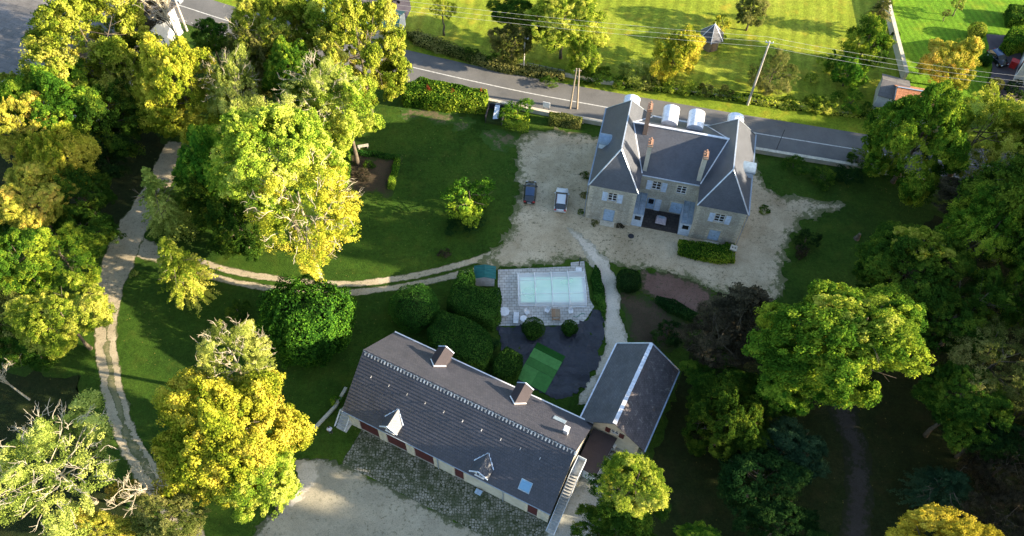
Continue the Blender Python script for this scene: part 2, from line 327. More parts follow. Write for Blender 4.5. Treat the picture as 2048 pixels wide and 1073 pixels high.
def crown_mesh(name, Rr, nl, lobe, ncl, clump, nleaf, size, sparse=0., flat=1.):
    "lobes on an uneven ball, leaf clumps on each lobe, leaves on each clump"
    P = []; N = []; V = []
    d = unit(nl*3); d = d[d[:, 2] > -.75][:nl]
    k = np.maximum(1, (ncl//len(d)))
    LC = []
    for i in range(len(d)):
        u_ = rng.random(); rr = Rr*(.40+.52*u_); c = d[i]*rr*np.array([1, 1, flat]); lr = Rr*lobe*(1.28-.72*u_)*rng.uniform(.85, 1.15); LC.append((c, lr))
    LC.append((np.zeros(3), Rr*.55))
    for c, lr in LC:
        dd = unit(k*2); out = dd @ (c/(np.linalg.norm(c)+1e-6)); dd = dd[out > -.45][:k]
        for q in dd:
            cc = c + q*lr*rng.uniform(.75, 1.08)
            if any(np.linalg.norm(cc-c2) < l2*.62 for c2, l2 in LC if c2 is not c): continue
            if rng.random() < sparse*.5: continue
            cr = clump*rng.uniform(.6, 1.3); tone = rng.random()
            e = unit(nleaf); 
            rad = rng.uniform(.45, 1.05, (nleaf, 1))
            P.append(cc + e*cr*rad*np.array([1, 1, .8])); N.append(e*.8+q*.5+np.array([0, 0, .25])); V.append(np.clip(tone*.7+rng.random(nleaf)*.3, 0, 1))
    P = np.concatenate(P); N = np.concatenate(N); V = np.concatenate(V)
    U = P/(np.linalg.norm(P, axis=1)[:, None]+1e-6); ph = rng.uniform(0, 6.28, 6); a = np.arctan2(U[:, 1], U[:, 0])
    f = 1+.08*np.sin(2*a+ph[0]+U[:, 2]*2)+.07*np.sin(3*a+ph[1]-U[:, 2]*3)+.07*np.sin(5*a+ph[2]+U[:, 2]*4)
    P = P*f[:, None]; zz = P[:, 2]/Rr; P[:, 2] *= 1+.12*np.sin(a*2+ph[3]); tp = 1-.22*np.clip(zz, 0, 1)**1.5; P[:, :2] *= tp[:, None]
    return leaves_mesh(name, P, N, size, V)
def conifer_mesh(name, Rr, H, n, size, droop=.35, tiers=26):
    P = []; N = []; V = []
    for i in range(tiers):
        f = (i+.5)/tiers; z = H*f; r = Rr*(1-f)**.8*rng.uniform(.85, 1.1)+.15; nb = int(5+9*(1-f))
        for j in range(nb):
            a = rng.uniform(0, 6.28); L = r*rng.uniform(.7, 1.12); m_ = int(n/(tiers*9)); tt = rng.uniform(.12, 1, m_)**.7; tone = rng.random()
            w_ = (.10+.16*L)*(1.1-tt)+.08
            x = tt*L; y = rng.normal(0, 1, m_)*w_*.6; zz = z - droop*x*x/(Rr) + rng.normal(0, .07, m_)
            P.append(np.stack([x*math.cos(a)-y*math.sin(a), x*math.sin(a)+y*math.cos(a), zz], 1))
            N.append(np.tile([math.cos(a)*.5, math.sin(a)*.5, .9], (m_, 1))); V.append(np.clip(tone*.6+rng.random(m_)*.4, 0, 1))
    P = np.concatenate(P); N = np.concatenate(N); V = np.concatenate(V); P[:, 2] -= H*.5
    return leaves_mesh(name, P, N, size, V)
PROTO = {
 'maple': [crown_mesh('crown', 8, 40, .34, 1800, .58, 92, .25) for _ in range(4)],
 'mid':   [crown_mesh('crown', 5, 26, .37, 1050, .45, 66, .20) for _ in range(3)],
 'ash':   [crown_mesh('crown', 7, 40, .27, 1150, .54, 60, .18, .35) for _ in range(3)],
 'bush':  [crown_mesh('crown', 2, 10, .42, 230, .26, 26, .15) for _ in range(3)],
 'conifer': [conifer_mesh('crown', 5, 14, 26000, .24, .35) for _ in range(2)],
}
PR = {'maple': 8., 'mid': 5., 'ash': 7., 'bush': 2., 'conifer': 5.}
pn = {}
def limb_set(mb, base, top, r0, crown_c, cr, ch, n=9, tw=2):
    base = Vector(base); top = Vector(top); k = 7
    pts = [base.lerp(top, i/k)+Vector((random.uniform(-.12, .12), random.uniform(-.12, .12), 0))*(1 if 0 < i < k else 0) for i in range(k+1)]
    mb.tube(pts, [r0*(1.25 if i == 0 else 1-.82*i/k) for i in range(k+1)], 8)
    for i in range(n):
        f = random.uniform(.42, .95); s = base.lerp(top, f); a = random.uniform(0, 6.28)
        zz = random.uniform(-.4, .8); q_ = math.sqrt(1-zz*zz)*random.uniform(.6, .84); e = Vector(crown_c)+Vector((math.cos(a)*cr*q_, math.sin(a)*cr*q_, ch*zz*.8))
        mid = s.lerp(e, .5)+Vector((0, 0, -.06*(e-s).length)); r = r0*(1-.8*f)*.5+.02
        mb.tube([s, mid, e], [r, r*.65, r*.2], 6)
        for j in range(tw):
            q = mid.lerp(e, random.uniform(0, .8)); e2 = q+(e-s).normalized()*cr*.1+Vector([random.uniform(-1, 1)*cr*.2 for _ in range(3)])
            mb.tube([q, e2], [r*.4, r*.12], 5)
def twig_mesh(n, Rr):
    m_ = MB()
    for i in range(n):
        d = Vector(unit(1)[0]); d.z = abs(d.z)*.8+.05; d.normalize(); p = d*Rr*random.uniform(.62, .9); pts = [p]; q = d.copy()
        for j in range(6): q = (q+Vector([random.uniform(-.55, .55) for _ in range(3)])).normalized(); p = p+q*Rr*.05; pts.append(p)
        m_.tube(pts, [.04, .036, .032, .027, .022, .016, .01], 4, False)
        for k in range(3):
            s_ = pts[random.randint(1, 5)]; q2 = (q+Vector([random.uniform(-.9, .9) for _ in range(3)])).normalized(); m_.tube([s_, s_+q2*Rr*.06, s_+q2*Rr*.1+Vector((0, 0, Rr*.03))], [.03, .02, .01], 4, False)
    o = m_.build('twigs', MAT['bark_pale']); me = o.data; bpy.data.objects.remove(o); return me
TWIG = [twig_mesh(80, 7.) for _ in range(2)]
TREES = []
def tree(u, v, ru, rv, H, kind, leaf, label, name='tree', cat='tree', group='trees in the grounds', bark='bark', base=None, limbs=9):
    hz = H*.35; 
    for _ in range(4):
        c = G(u, v, H-hz); s, el = pxm(c); Rr = ru/s
        hv = (rv/s)**2-(Rr*math.sin(el))**2
        hz = min(max(math.sqrt(max(hv, 0))/math.cos(el), .62*Rr), 1.5*Rr, H*.5); Ry = min(Rr, math.sqrt(max((rv/s)**2-(hz*math.cos(el))**2, .2))/math.sin(el)); Ry = max(Ry, .55*Rr)
    bx, by = (c[0], c[1]) if base is None else G(*base)[:2]
    zc = c[2]
    t_ = thing(name, label, cat, (bx, by, 0), random.uniform(0, 360) if base is None else 0, group)
    mb = MB(); rel = (0, 0, zc) if base is None else (c[0]-bx, c[1]-by, zc)
    limb_set(mb, (0, 0, -.1), (rel[0], rel[1], zc+hz*.55), .05+H*.017, rel, Rr, hz, limbs)
    mb.build('trunk', MAT[bark], t_, True)
    pr = PROTO[kind]; i = pn.get(kind, 0); pn[kind] = i+1
    o = bpy.data.objects.new('crown', pr[i % len(pr)]); C.objects.link(o); o.parent = t_; o.location = rel
    k = PR[kind]; o.scale = (Rr/k*1.04, Ry/k*1.04, hz/(7. if kind == 'conifer' else k)*1.04); o.rotation_euler = (0, 0, random.uniform(0, 6.28) if Ry > .93*Rr else random.choice((0, math.pi)))
    if Ry <= .93*Rr: t_.rotation_euler = (0, 0, 0)
    o.material_slots[0].link = 'OBJECT'; o.material_slots[0].material = LF[leaf]
    if bark != 'bark':
        w_ = bpy.data.objects.new('twigs', TWIG[i % 2]); C.objects.link(w_); w_.parent = t_; w_.location = rel; w_.scale = (Rr/6.8, Ry/6.8, hz/6.8); w_.rotation_euler = o.rotation_euler; w_['kind'] = 'stuff'
    return t_
def bush(u, v, ru, leaf, label, group=None, h=None, cat='bush', name='bush', base_z=0):
    s, el = pxm(G(u, v, .8)); Rr = ru/s; h = h or Rr*1.5
    c = G(u, v, h*.5); t_ = thing(name, label, cat, (c[0], c[1], 0), random.uniform(0, 360), group)
    mb = MB()
    for i in range(4):
        a = random.uniform(0, 6.28); mb.tube([(0, 0, -.05), (math.cos(a)*Rr*.3, math.sin(a)*Rr*.3, h*.5)], [.06, .02], 5)
    mb.build('stem', MAT['bark'], t_)
    pr = PROTO['bush']; i = pn.get('bush', 0); pn['bush'] = i+1
    o = bpy.data.objects.new('foliage', pr[i % 3]); C.objects.link(o); o.parent = t_; o.location = (0, 0, h*.5)
    o.scale = (Rr/1.9, Rr/1.9, h*.5/1.8); o.rotation_euler = (0, 0, random.uniform(0, 6.28))
    o.material_slots[0].link = 'OBJECT'; o.material_slots[0].material = LF[leaf]; return t_
def shell(name, polyxy, h, leaf, n, size, parent, rnd=.35, dome=.0, z0=0, ball=None):
    "clipped hedge: an opaque core with leaves all over its faces"
    pts = np.array(polyxy, float); c = pts.mean(0); P = []; N = []
    k = len(pts); L = [np.linalg.norm(pts[(i+1) % k]-pts[i]) for i in range(k)]
    area_s = sum(L)*h; x0_, y0_ = pts.min(0); x1_, y1_ = pts.max(0); A = abs(sum(pts[i][0]*pts[(i+1) % k][1]-pts[(i+1) % k][0]*pts[i][1] for i in range(k)))/2
    nt_ = int(n*A/(A+area_s)); ns = n-nt_
    q = rng.uniform(0, 1, (nt_*6, 2))*[x1_-x0_, y1_-y0_]+[x0_, y0_]
    q = q[inside(q, pts)][:nt_]
    dd = edge_dist(q, pts); z = h-np.clip(rnd-dd, 0, rnd)**2/max(rnd, .01)*.7+dome*np.clip(dd, 0, 1.5)
    P.append(np.column_stack([q, z+rng.normal(0, .05, len(q))])); N.append(np.tile([0, 0, 1.], (len(q), 1)))
    for i in range(k):
        m_ = int(ns*L[i]/sum(L)); a = pts[i]; b = pts[(i+1) % k]; tt = rng.random(m_)[:, None]; zz = rng.uniform(0, h, m_)
        nn = np.array([b[1]-a[1], a[0]-b[0]])/L[i]
        if nn @ ((a+b)/2-c) < 0: nn = -nn
        ins = np.clip(zz-(h-rnd), 0, rnd)**2/max(rnd, .01)*.7
        p = a+(b-a)*tt+nn*(rng.normal(0, .06, (m_, 1))-ins[:, None])
        P.append(np.column_stack([p, zz])); N.append(np.tile([nn[0], nn[1], .25], (m_, 1)))
    P = np.concatenate(P); N = np.concatenate(N); P += np.column_stack([np.sin(P[:, 1]*2.1+P[:, 2])*.07, np.cos(P[:, 0]*1.9)*.07, np.sin(P[:, 0]*1.7+P[:, 1]*2.3)*.07])
    me = leaves_mesh(name, P, N, size, rng.random(len(P)), .55); me.materials.clear(); me.materials.append(LF[leaf])
    o = bpy.data.objects.new(name, me); C.objects.link(o); o.parent = parent
    cc = MB(); ip = c+(pts-c)*np.array([max(.5, 1-.22/max(np.linalg.norm(p-c), .3)) for p in pts])[:, None]
    top = c+(pts-c)*.86
    cc.hexa([(x, y, 0) for x, y in ip], [(x, y, h-.22) for x, y in c+(pts-c)*np.array([max(.45, 1-(.2+rnd*.7)/max(np.linalg.norm(p-c), .3)) for p in pts])[:, None]])
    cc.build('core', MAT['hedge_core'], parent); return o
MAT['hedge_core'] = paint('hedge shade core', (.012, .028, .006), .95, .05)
def inside(q, poly):
    x, y = q[:, 0], q[:, 1]; r = np.zeros(len(q), bool); k = len(poly)
    for i in range(k):
        x1, y1 = poly[i]; x2, y2 = poly[(i+1) % k]
        c = (y1 > y) != (y2 > y); xi = (x2-x1)*(y-y1)/((y2-y1) if y2 != y1 else 1e-9)+x1
        r ^= c & (x < xi)
    return r
def edge_dist(q, poly):
    d = np.full(len(q), 1e9); k = len(poly)
    for i in range(k):
        a = np.array(poly[i]); b = np.array(poly[(i+1) % k]); ab = b-a; t_ = np.clip(((q-a) @ ab)/(ab @ ab+1e-12), 0, 1)
        d = np.minimum(d, np.linalg.norm(q-(a+t_[:, None]*ab), axis=1))
    return d
def hedge(pxpoly, h, leaf, label, n=6000, size=.16, rnd=.35, name='hedge', cat='hedge', group=None, dome=0., zpx=None):
    z = h if zpx is None else zpx
    W = [G(a, b, z)[:2] for a, b in pxpoly]; c = np.mean(W, 0)
    t_ = thing(name, label, cat, (c[0], c[1], 0), 0, group)
    shell('foliage', [(x-c[0], y-c[1]) for x, y in W], h, leaf, n, size, t_, rnd, dome); return t_
def ball(u, v, ru, leaf, label, h=None, group=None, squash=1., n=None, name='clipped_bush', cat='bush', lump=.08, sz=.13):
    s, el = pxm(G(u, v, 1)); Rr = ru/s; h = h or 2*Rr*squash; c = G(u, v, h/2)
    t_ = thing(name, label, cat, (c[0], c[1], 0), random.uniform(0, 360), group)
    n = n or int(420*Rr*Rr*4)+1500; e = unit(n); wob = 1+lump*(.6*np.sin(e[:, 0]*7+e[:, 2]*5)*np.cos(e[:, 1]*8)+.35*np.sin(e[:, 0]*13+e[:, 1]*11)*np.cos(e[:, 2]*12+e[:, 0]*5)+.3*np.sin(e[:, 1]*4+e[:, 0]*3+Rr))
    e2 = np.sign(e)*np.abs(e)**.85; P = e2*np.array([Rr, Rr, h/2])*(wob*rng.uniform(.93, 1.03, n))[:, None]; P[:, 2] += h/2
    me = leaves_mesh('foliage', P, e, sz, rng.random(n), .5); me.materials.clear(); me.materials.append(LF[leaf])
    o = bpy.data.objects.new('foliage', me); C.objects.link(o); o.parent = t_
    mb = MB(); rr = [(0.02, .1), (.55, .16), (.85, .5), (.80, 1.), (.55, 1.45), (.05, 1.78)]
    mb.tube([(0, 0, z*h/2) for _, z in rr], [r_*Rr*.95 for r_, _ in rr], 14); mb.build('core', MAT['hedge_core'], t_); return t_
# ---------------------------------------------------------------- ground sheets
def sheet(name, poly, mat, z, cell=.45, wob=.35, soft=1.2, label=None, holes=(), world=False, uvrot=0):
    poly = np.array([(a, b) if world else G(a, b)[:2] for a, b in poly]); x0_, y0_ = poly.min(0)-.5; x1_, y1_ = poly.max(0)+.5
    nx = int((x1_-x0_)/cell)+1; ny = int((y1_-y0_)/cell)+1
    gx, gy = np.meshgrid(x0_+np.arange(nx+1)*cell, y0_+np.arange(ny+1)*cell, indexing='ij'); q = np.column_stack([gx.ravel(), gy.ravel()])
    nz = wob*(np.sin(q[:, 0]*1.3+np.sin(q[:, 1]*.9)*2)+np.sin(q[:, 1]*1.7+np.cos(q[:, 0]*1.1)*2)+.8*np.sin(q[:, 0]*3.7+q[:, 1]*2.9))*.5+(rng.normal(0, .38*wob, len(q)) if wob > .06 else 0)
    sd_ = np.where(inside(q, poly), 1, -1)*edge_dist(q, poly)+nz
    for h_ in holes:
        hp = np.array([G(a, b)[:2] for a, b in h_]); sd_ = np.minimum(sd_, np.where(inside(q, hp), -1, 1)*edge_dist(q, hp)+nz*.6)
    # pull boundary vertices on to the outline
    S2 = sd_.reshape(nx+1, ny+1); keep = (np.maximum.reduce([S2[:-1, :-1], S2[1:, :-1], S2[:-1, 1:], S2[1:, 1:]]) > 0)
    g = np.gradient(S2, cell); gn = np.sqrt(g[0]**2+g[1]**2)+1e-6
    mv = np.clip(-S2, 0, cell*1.1); gx = gx+g[0]/gn*mv; gy = gy+g[1]/gn*mv
    idx = -np.ones((nx+1)*(ny+1), int); used = np.zeros((nx+1, ny+1), bool)
    for dx in (0, 1):
        for dy in (0, 1): used[dx:nx+dx, dy:ny+dy] |= keep
    ids = np.flatnonzero(used.ravel()); idx[ids] = np.arange(len(ids)); I = np.arange((nx+1)*(ny+1)).reshape(nx+1, ny+1)
    F_ = np.stack([I[:-1, :-1][keep], I[1:, :-1][keep], I[1:, 1:][keep], I[:-1, 1:][keep]], 1)
    me = bpy.data.meshes.new(name); V = np.column_stack([gx.ravel()[ids], gy.ravel()[ids], np.zeros(len(ids))])
    me.from_pydata(V.tolist(), [], idx[F_].tolist()); a = me.attributes.new('edge', 'FLOAT', 'POINT')
    a.data.foreach_set('value', np.clip(sd_[ids]/soft, 0, 1).astype('f'))
    uv = me.uv_layers.new(name='UVMap'); li = np.zeros(len(me.loops), 'i'); me.loops.foreach_get('vertex_index', li)
    c_, s_ = math.cos(R(uvrot)), math.sin(R(uvrot)); U = np.column_stack([V[:, 0]*c_+V[:, 1]*s_, -V[:, 0]*s_+V[:, 1]*c_]); uv.data.foreach_set('uv', U[li].ravel())
    me.materials.append(mat); o = bpy.data.objects.new(name, me); C.objects.link(o); o.location.z = z; return tag(o, label, None, None, 'structure')
def offset_line(pts, d0, d1):
    pts = [Vector((p[0], p[1], 0)) for p in pts]; a = []; b = []; D0, D1 = d0, d1; nn_ = len(pts)-1
    for i, p in enumerate(pts):
        d0 = np.interp(i/nn_, np.linspace(0, 1, len(D0)), D0) if hasattr(D0, '__len__') else D0; d1 = np.interp(i/nn_, np.linspace(0, 1, len(D1)), D1) if hasattr(D1, '__len__') else D1
        d = (pts[min(i+1, len(pts)-1)]-pts[max(i-1, 0)]).normalized(); n = Vector((-d.y, d.x, 0)); a.append(p+n*d0); b.append(p+n*d1)
    return a, b
def smooth(pts, n=6):
    out = []; P_ = [np.array(p, float) for p in pts]; P_ = [P_[0]*2-P_[1]]+P_+[P_[-1]*2-P_[-2]]
    for i in range(1, len(P_)-2):
        for j in range(n):
            t_ = j/n; out.append(tuple(.5*((2*P_[i])+(-P_[i-1]+P_[i+1])*t_+(2*P_[i-1]-5*P_[i]+4*P_[i+1]-P_[i+2])*t_*t_+(-P_[i-1]+3*P_[i]-3*P_[i+1]+P_[i+2])*t_**3)))
    out.append(tuple(P_[-2])); return out
def ribbon(name, line, d0, d1, mat, z, dash=None):
    a, b = offset_line(line, d0, d1); mb = MB(); acc = 0
    for i in range(len(a)-1):
        L = (a[i+1]-a[i]).length
        if dash is None: mb.poly([(a[i].x, a[i].y, z), (a[i+1].x, a[i+1].y, z), (b[i+1].x, b[i+1].y, z), (b[i].x, b[i].y, z)])
        else:
            n = max(1, int(L/dash))
            for j in range(n):
                if j % 2 == 0: 
                    f0, f1 = j/n, (j+1)/n; p = [a[i].lerp(a[i+1], f0), a[i].lerp(a[i+1], f1), b[i].lerp(b[i+1], f1), b[i].lerp(b[i+1], f0)]; mb.poly([(q.x, q.y, z) for q in p])
    o = mb.build(name, mat); return tag(o, kind='structure')
g = MB(); g.poly([(-600, -300, 0), (600, -300, 0), (600, 900, 0), (-600, 900, 0)]); tag(g.build('ground', MAT['grass']), 'dark green grass of the grounds', kind='structure')
ROADPX = [(150, -45), (337, 5), (466, 45), (640, 88), (799, 129), (1024, 180), (1214, 215.5), (1400, 248), (1505, 266), (1715, 300), (1786, 312), (2048, 340), (2400, 375)]
ROAD = smooth([G(*p)[:2] for p in ROADPX], 8)
mead = [(800, -80), (1780, -80), (1775, 0), (1800, 150), (1760, 235), (1400, 185), (1150, 140), (1000, 120), (812, 75)]
sheet('meadow', mead, MAT['meadow'], .006, 1., .1, 1., 'sunlit meadow beyond the road')
sheet('mown_lawn', [(1780, -60), (2300, -60), (2300, 60), (2048, 60), (1990, 120), (1960, 200), (1810, 190), (1795, 120)], MAT['mown'], .008, 1., .05, 1., 'bright striped lawn beyond the long wall')
va, vb = offset_line(ROAD, 3.2, 7.6)
sheet('verge', [(p.x, p.y) for p in va]+[(p.x, p.y) for p in reversed(vb)], MAT['verge'], .012, .8, .15, 1., 'grass verge on the far side of the road', world=True)
ribbon('road', ROAD, -3.5, 3.5, MAT['asphalt'], .03)
ribbon('road_marking', ROAD[:76], -.09, .09, MAT['roadpaint'], .042)
ribbon('road_marking', ROAD[76:], -.09, .09, MAT['roadpaint'], .042, dash=1.5)
ribbon('road_marking', ROAD, -2.95, -2.83, MAT['roadpaint'], .042, dash=.7)
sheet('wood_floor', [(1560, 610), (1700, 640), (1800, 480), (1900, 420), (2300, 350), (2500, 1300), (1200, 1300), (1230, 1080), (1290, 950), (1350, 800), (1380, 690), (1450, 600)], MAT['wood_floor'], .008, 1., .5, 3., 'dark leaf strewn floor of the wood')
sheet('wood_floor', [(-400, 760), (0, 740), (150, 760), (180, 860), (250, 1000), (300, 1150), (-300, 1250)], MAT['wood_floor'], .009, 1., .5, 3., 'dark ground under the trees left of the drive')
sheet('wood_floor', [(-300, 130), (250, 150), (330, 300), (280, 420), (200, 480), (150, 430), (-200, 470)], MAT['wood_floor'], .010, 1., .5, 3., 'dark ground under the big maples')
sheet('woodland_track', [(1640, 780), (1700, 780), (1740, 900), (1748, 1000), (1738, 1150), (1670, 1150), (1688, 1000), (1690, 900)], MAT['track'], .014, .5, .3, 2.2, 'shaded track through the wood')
cy_poly = [(1028, 300), (1045, 268), (1100, 258), (1200, 272), (1260, 330), (1505, 318), (1530, 365), (1560, 388), (1640, 400), (1700, 410), (1650, 425), (1600, 445), (1578, 490), (1566, 545), (1560, 600), (1480, 600), (1420, 580), (1370, 560), (1285, 540), (1235, 535), (1200, 520), (1165, 518), (1140, 522), (1060, 535), (1000, 537), (960, 530), (975, 508), (1005, 480), (1022, 445), (1032, 400), (1036, 350)]
sheet('courtyard', cy_poly, MAT['gravel'], .018, .4, .5, 2.4, 'pale gravel round the mansion')
up = smooth([G(*p)[:2] for p in [(1010, 492), (975, 512), (930, 527), (850, 547), (780, 560), (690, 569), (600, 564), (540, 556), (470, 544), (410, 527), (340, 505), (268, 480)]], 5)
lo = smooth([G(*p)[:2] for p in [(1040, 520), (1000, 527), (940, 543), (860, 563), (780, 577), (690, 586), (600, 583), (540, 577), (480, 567), (420, 552), (350, 530), (268, 505)]], 5)
for ln in (up, lo):
    a, b = offset_line(ln, -.52, .52); sheet('wheel_track', [(p.x, p.y) for p in a]+[(p.x, p.y) for p in reversed(b)], MAT['drive'], .016, .22, .07, .3, None, world=True)
dr = smooth([G(*p)[:2] for p in [(358, 285), (345, 312), (318, 370), (285, 425), (258, 470), (235, 530), (218, 590), (212, 650), (214, 705), (222, 765), (238, 830), (262, 895), (300, 955), (345, 1010), (380, 1060), (400, 1110)]], 5)
dw = [1.8, 1.9, 1.9, 2.0, 2.3, 2.1, 1.7, 1.4, 1.3, 1.3, 1.3, 1.3, 1.3, 1.3, 1.3, 1.3]
a, b = offset_line(dr, [-x for x in dw], dw)
sheet('drive', [(p.x, p.y) for p in a]+[(p.x, p.y) for p in reversed(b)], MAT['drive'], .020, .3, .16, .3, 'pale drive curving between the trees', world=True)
sheet('drive_fork', [(255, 455), (330, 500), (345, 520), (345, 533), (270, 515), (240, 540)], MAT['drive'], .0185, .3, .15, .5, 'pale gravel where the drive forks')
dm = smooth([G(*p)[:2] for p in [(216, 640), (214, 665), (216, 700), (224, 762), (240, 830), (264, 893), (302, 953), (347, 1008), (382, 1058)]], 8); a, b = offset_line(dm, [-.05, -.22, -.3, -.32, -.34, -.36, -.36, -.36], [.05, .22, .3, .32, .34, .36, .36, .36])
sheet('grass_strip', [(p.x, p.y) for p in a]+[(p.x, p.y) for p in reversed(b)], MAT['weedy'], .030, .16, .22, .5, 'weedy strip between the wheel tracks', world=True)
sheet('yard', [(590, 922), (650, 918), (684, 926), (1078, 1120), (1100, 1300), (350, 1300), (480, 1100), (560, 1010), (600, 960)], MAT['yard'], .016, .4, .35, 1.5, 'pale gravel yard in front of the barn')
sheet('white_gravel', [(592, 918), (632, 925), (640, 960), (610, 1000), (575, 1020), (590, 970)], MAT['white_gravel'], .021, .35, .3, .8, 'white gravel patch at the yard corner')
sheet('cobble_terrace', [(684, 926), (724, 860), (1098, 1048), (1078, 1130), (1050, 1115)], MAT['cobble'], .045, .4, .05, 1.5, 'mossy cobbled terrace along the barn front', uvrot=-25)
sheet('concrete_apron', [(1160, 950), (1222, 868), (1290, 905), (1262, 950), (1200, 1060), (1180, 1110), (1080, 1110), (1098, 1045), (1130, 1000)], MAT['concrete'], .040, .35, .12, .8, 'stained concrete behind the barn stairs')
sheet('white_path', [(1136, 455), (1160, 468), (1215, 518), (1234, 560), (1240, 620), (1258, 690), (1232, 705), (1205, 745), (1178, 800), (1155, 812), (1160, 790), (1192, 740), (1210, 690), (1208, 620), (1202, 570), (1182, 522), (1150, 480)], MAT['white_gravel'], .024, .3, .22, .7, 'white gravel path past the pool')
sheet('red_bed', [(1282, 540), (1330, 545), (1390, 562), (1430, 588), (1420, 622), (1360, 628), (1312, 604), (1284, 580)], MAT['red_soil'], .022, .35, .3, 1.2, 'reddish bark bed beside the gravel')
sheet('soil_bed', [(1238, 575), (1290, 590), (1350, 630), (1380, 660), (1360, 700), (1310, 700), (1262, 690), (1244, 630)], MAT['brown_soil'], .013, .4, .5, 2., 'bare brown soil by the white path')
sheet('soil_bed', [(694, 303), (800, 316), (778, 395), (690, 385)], MAT['brown_soil'], .014, .4, .5, 2., 'bare soil inside the low hedge')
MAT['worn'] = m_gravel('worn lawn', (.10, .085, .045), (.16, .13, .075), (.05, .08, .02), (.04, .09, .012), 1.)
sheet('worn_grass', [(800, 212), (870, 214), (945, 243), (935, 262), (860, 245), (800, 236)], MAT['worn'], .015, .4, .6, 3., 'worn brownish grass along the hedge foot')
sheet('worn_grass', [(960, 262), (1035, 262), (1030, 300), (985, 300)], MAT['worn'], .0155, .4, .6, 3., 'worn brownish grass by the gravel corner')
sheet('tarmac_yard', [(640, -60), (812, -60), (822, 20), (800, 60), (700, 30)], MAT['tar2'], .016, .8, .05, .6, 'grey yard behind the teal roof')
sheet('driveway', [(1972, 68), (2018, 72), (2042, 110), (2060, 185), (2030, 205), (1978, 190), (1985, 130)], MAT['tar2'], .02, .5, .05, .6, 'purple grey driveway of the white house')
# ---------------------------------------------------------------- building helpers
def wall_face(mb, xa, xb, y, za, zb, holes, th=.32, sgn=1):
    "wall of thickness th from y inwards, with openings (x0,x1,z0,z1)"
    xs = sorted({xa, xb, *[h[0] for h in holes], *[h[1] for h in holes]}); zs = sorted({za, zb, *[h[2] for h in holes], *[h[3] for h in holes]})
    for i in range(len(xs)-1):
        for j in range(len(zs)-1):
            cx_, cz_ = (xs[i]+xs[i+1])/2, (zs[j]+zs[j+1])/2
            if any(h[0] < cx_ < h[1] and h[2] < cz_ < h[3] for h in holes): continue
            mb.box(xs[i], xs[i+1], min(y, y+th*sgn), max(y, y+th*sgn), zs[j], zs[j+1])
def window(par, x0_, x1_, z0_, z1_, y, fm, mull=1, bars=2, sill=True, lab=None, dep=.16):
    f = MB(); t_ = .07
    f.box(x0_, x0_+t_, y+dep-.05, y+dep+.03, z0_, z1_).box(x1_-t_, x1_, y+dep-.05, y+dep+.03, z0_, z1_).box(x0_+t_, x1_-t_, y+dep-.05, y+dep+.03, z0_, z0_+t_).box(x0_+t_, x1_-t_, y+dep-.05, y+dep+.03, z1_-t_, z1_)
    for i in range(mull):
        xc = x0_+(x1_-x0_)*(i+1)/(mull+1); f.box(xc-.055, xc+.055, y+dep-.055, y+dep+.03, z0_+t_, z1_-t_)
    for i in range(bars):
        zc = z0_+(z1_-z0_)*(i+1)/(bars+1); f.box(x0_+t_, x1_-t_, y+dep-.035, y+dep+.03, zc-.02, zc+.02)
    o = f.build('window', MAT[fm], par)
    MB().box(x0_+.02, x1_-.02, y+dep+.035, y+dep+.06, z0_+.02, z1_-.02).build('pane', MAT['glass'], o)
    if sill: MB().box(x0_-.12, x1_+.12, y-.10, y+dep-.06, z0_-.12, z0_-.003).build('sill', MAT['quoin'], o)
    if lab: o['label'] = lab
    return o
def shutter(par, x0_, x1_, z0_, z1_, y, mat, lou=True):
    s_ = MB(); b = .08; s_.box(x0_, x1_, y-.045, y-.012, z0_, z1_)
    for a_, b_, c_, d_ in ((x0_, x0_+b, z0_, z1_), (x1_-b, x1_, z0_, z1_), (x0_+b, x1_-b, z0_, z0_+b), (x0_+b, x1_-b, z1_-b, z1_), (x0_+b, x1_-b, (z0_+z1_)/2-b/2, (z0_+z1_)/2+b/2)): s_.box(a_, b_, y-.075, y-.046, c_, d_)
    if lou:
        n = int((z1_-z0_)/.14)
        for i in range(n):
            z = z0_+b+(z1_-z0_-2*b)*(i+.5)/n; s_.box(x0_+b, x1_-b, y-.068, y-.047, z-.025, z+.025)
    return s_.build('shutter', MAT[mat], par)
def door(par, x0_, x1_, z0_, z1_, y, mat, planks=2, name='door', handle=True, dep=.12):
    d = MB(); d.box(x0_, x1_, y+dep, y+dep+.05, z0_, z1_)
    n = planks
    for i in range(n):
        a_ = x0_+(x1_-x0_)*i/n+.03; b_ = x0_+(x1_-x0_)*(i+1)/n-.03; d.box(a_, b_, y+dep-.03, y+dep-.001, z0_+.06, z1_-.06)
    o = d.build(name, MAT[mat], par)
    if handle: MB().box((x0_+x1_)/2+.04, (x0_+x1_)/2+.09, y+dep-.08, y+dep-.031, z0_+1., z0_+1.14).build('handle', MAT['dark'], o)
    return o
def toothed(par, x, sx, y, za, zb, h=.34, l0=.34, l1=.55, dep=.02, name='quoin', mat='quoin', out=.025):
    "one toothed stack of long and short blocks at the edge x, growing towards sx"
    n = max(1, int(round((zb-za)/h))); h = (zb-za)/n; P_ = [(x-sx*out, za), (x+sx*l1, za)]
    for i in range(n):
        L = l1 if i % 2 == 0 else l0; L2 = l0 if i % 2 == 0 else l1; P_.append((x+sx*L, za+(i+1)*h))
        if i < n-1: P_.append((x+sx*L2, za+(i+1)*h))
    P_.append((x-sx*out, zb)); P_ = P_[:1]+P_[1:]
    if sx > 0: P_ = P_[::-1]
    return MB().hexa([(a, y+dep, b) for a, b in P_], [(a, y-.03, b) for a, b in P_]).build(name, MAT[mat], par)
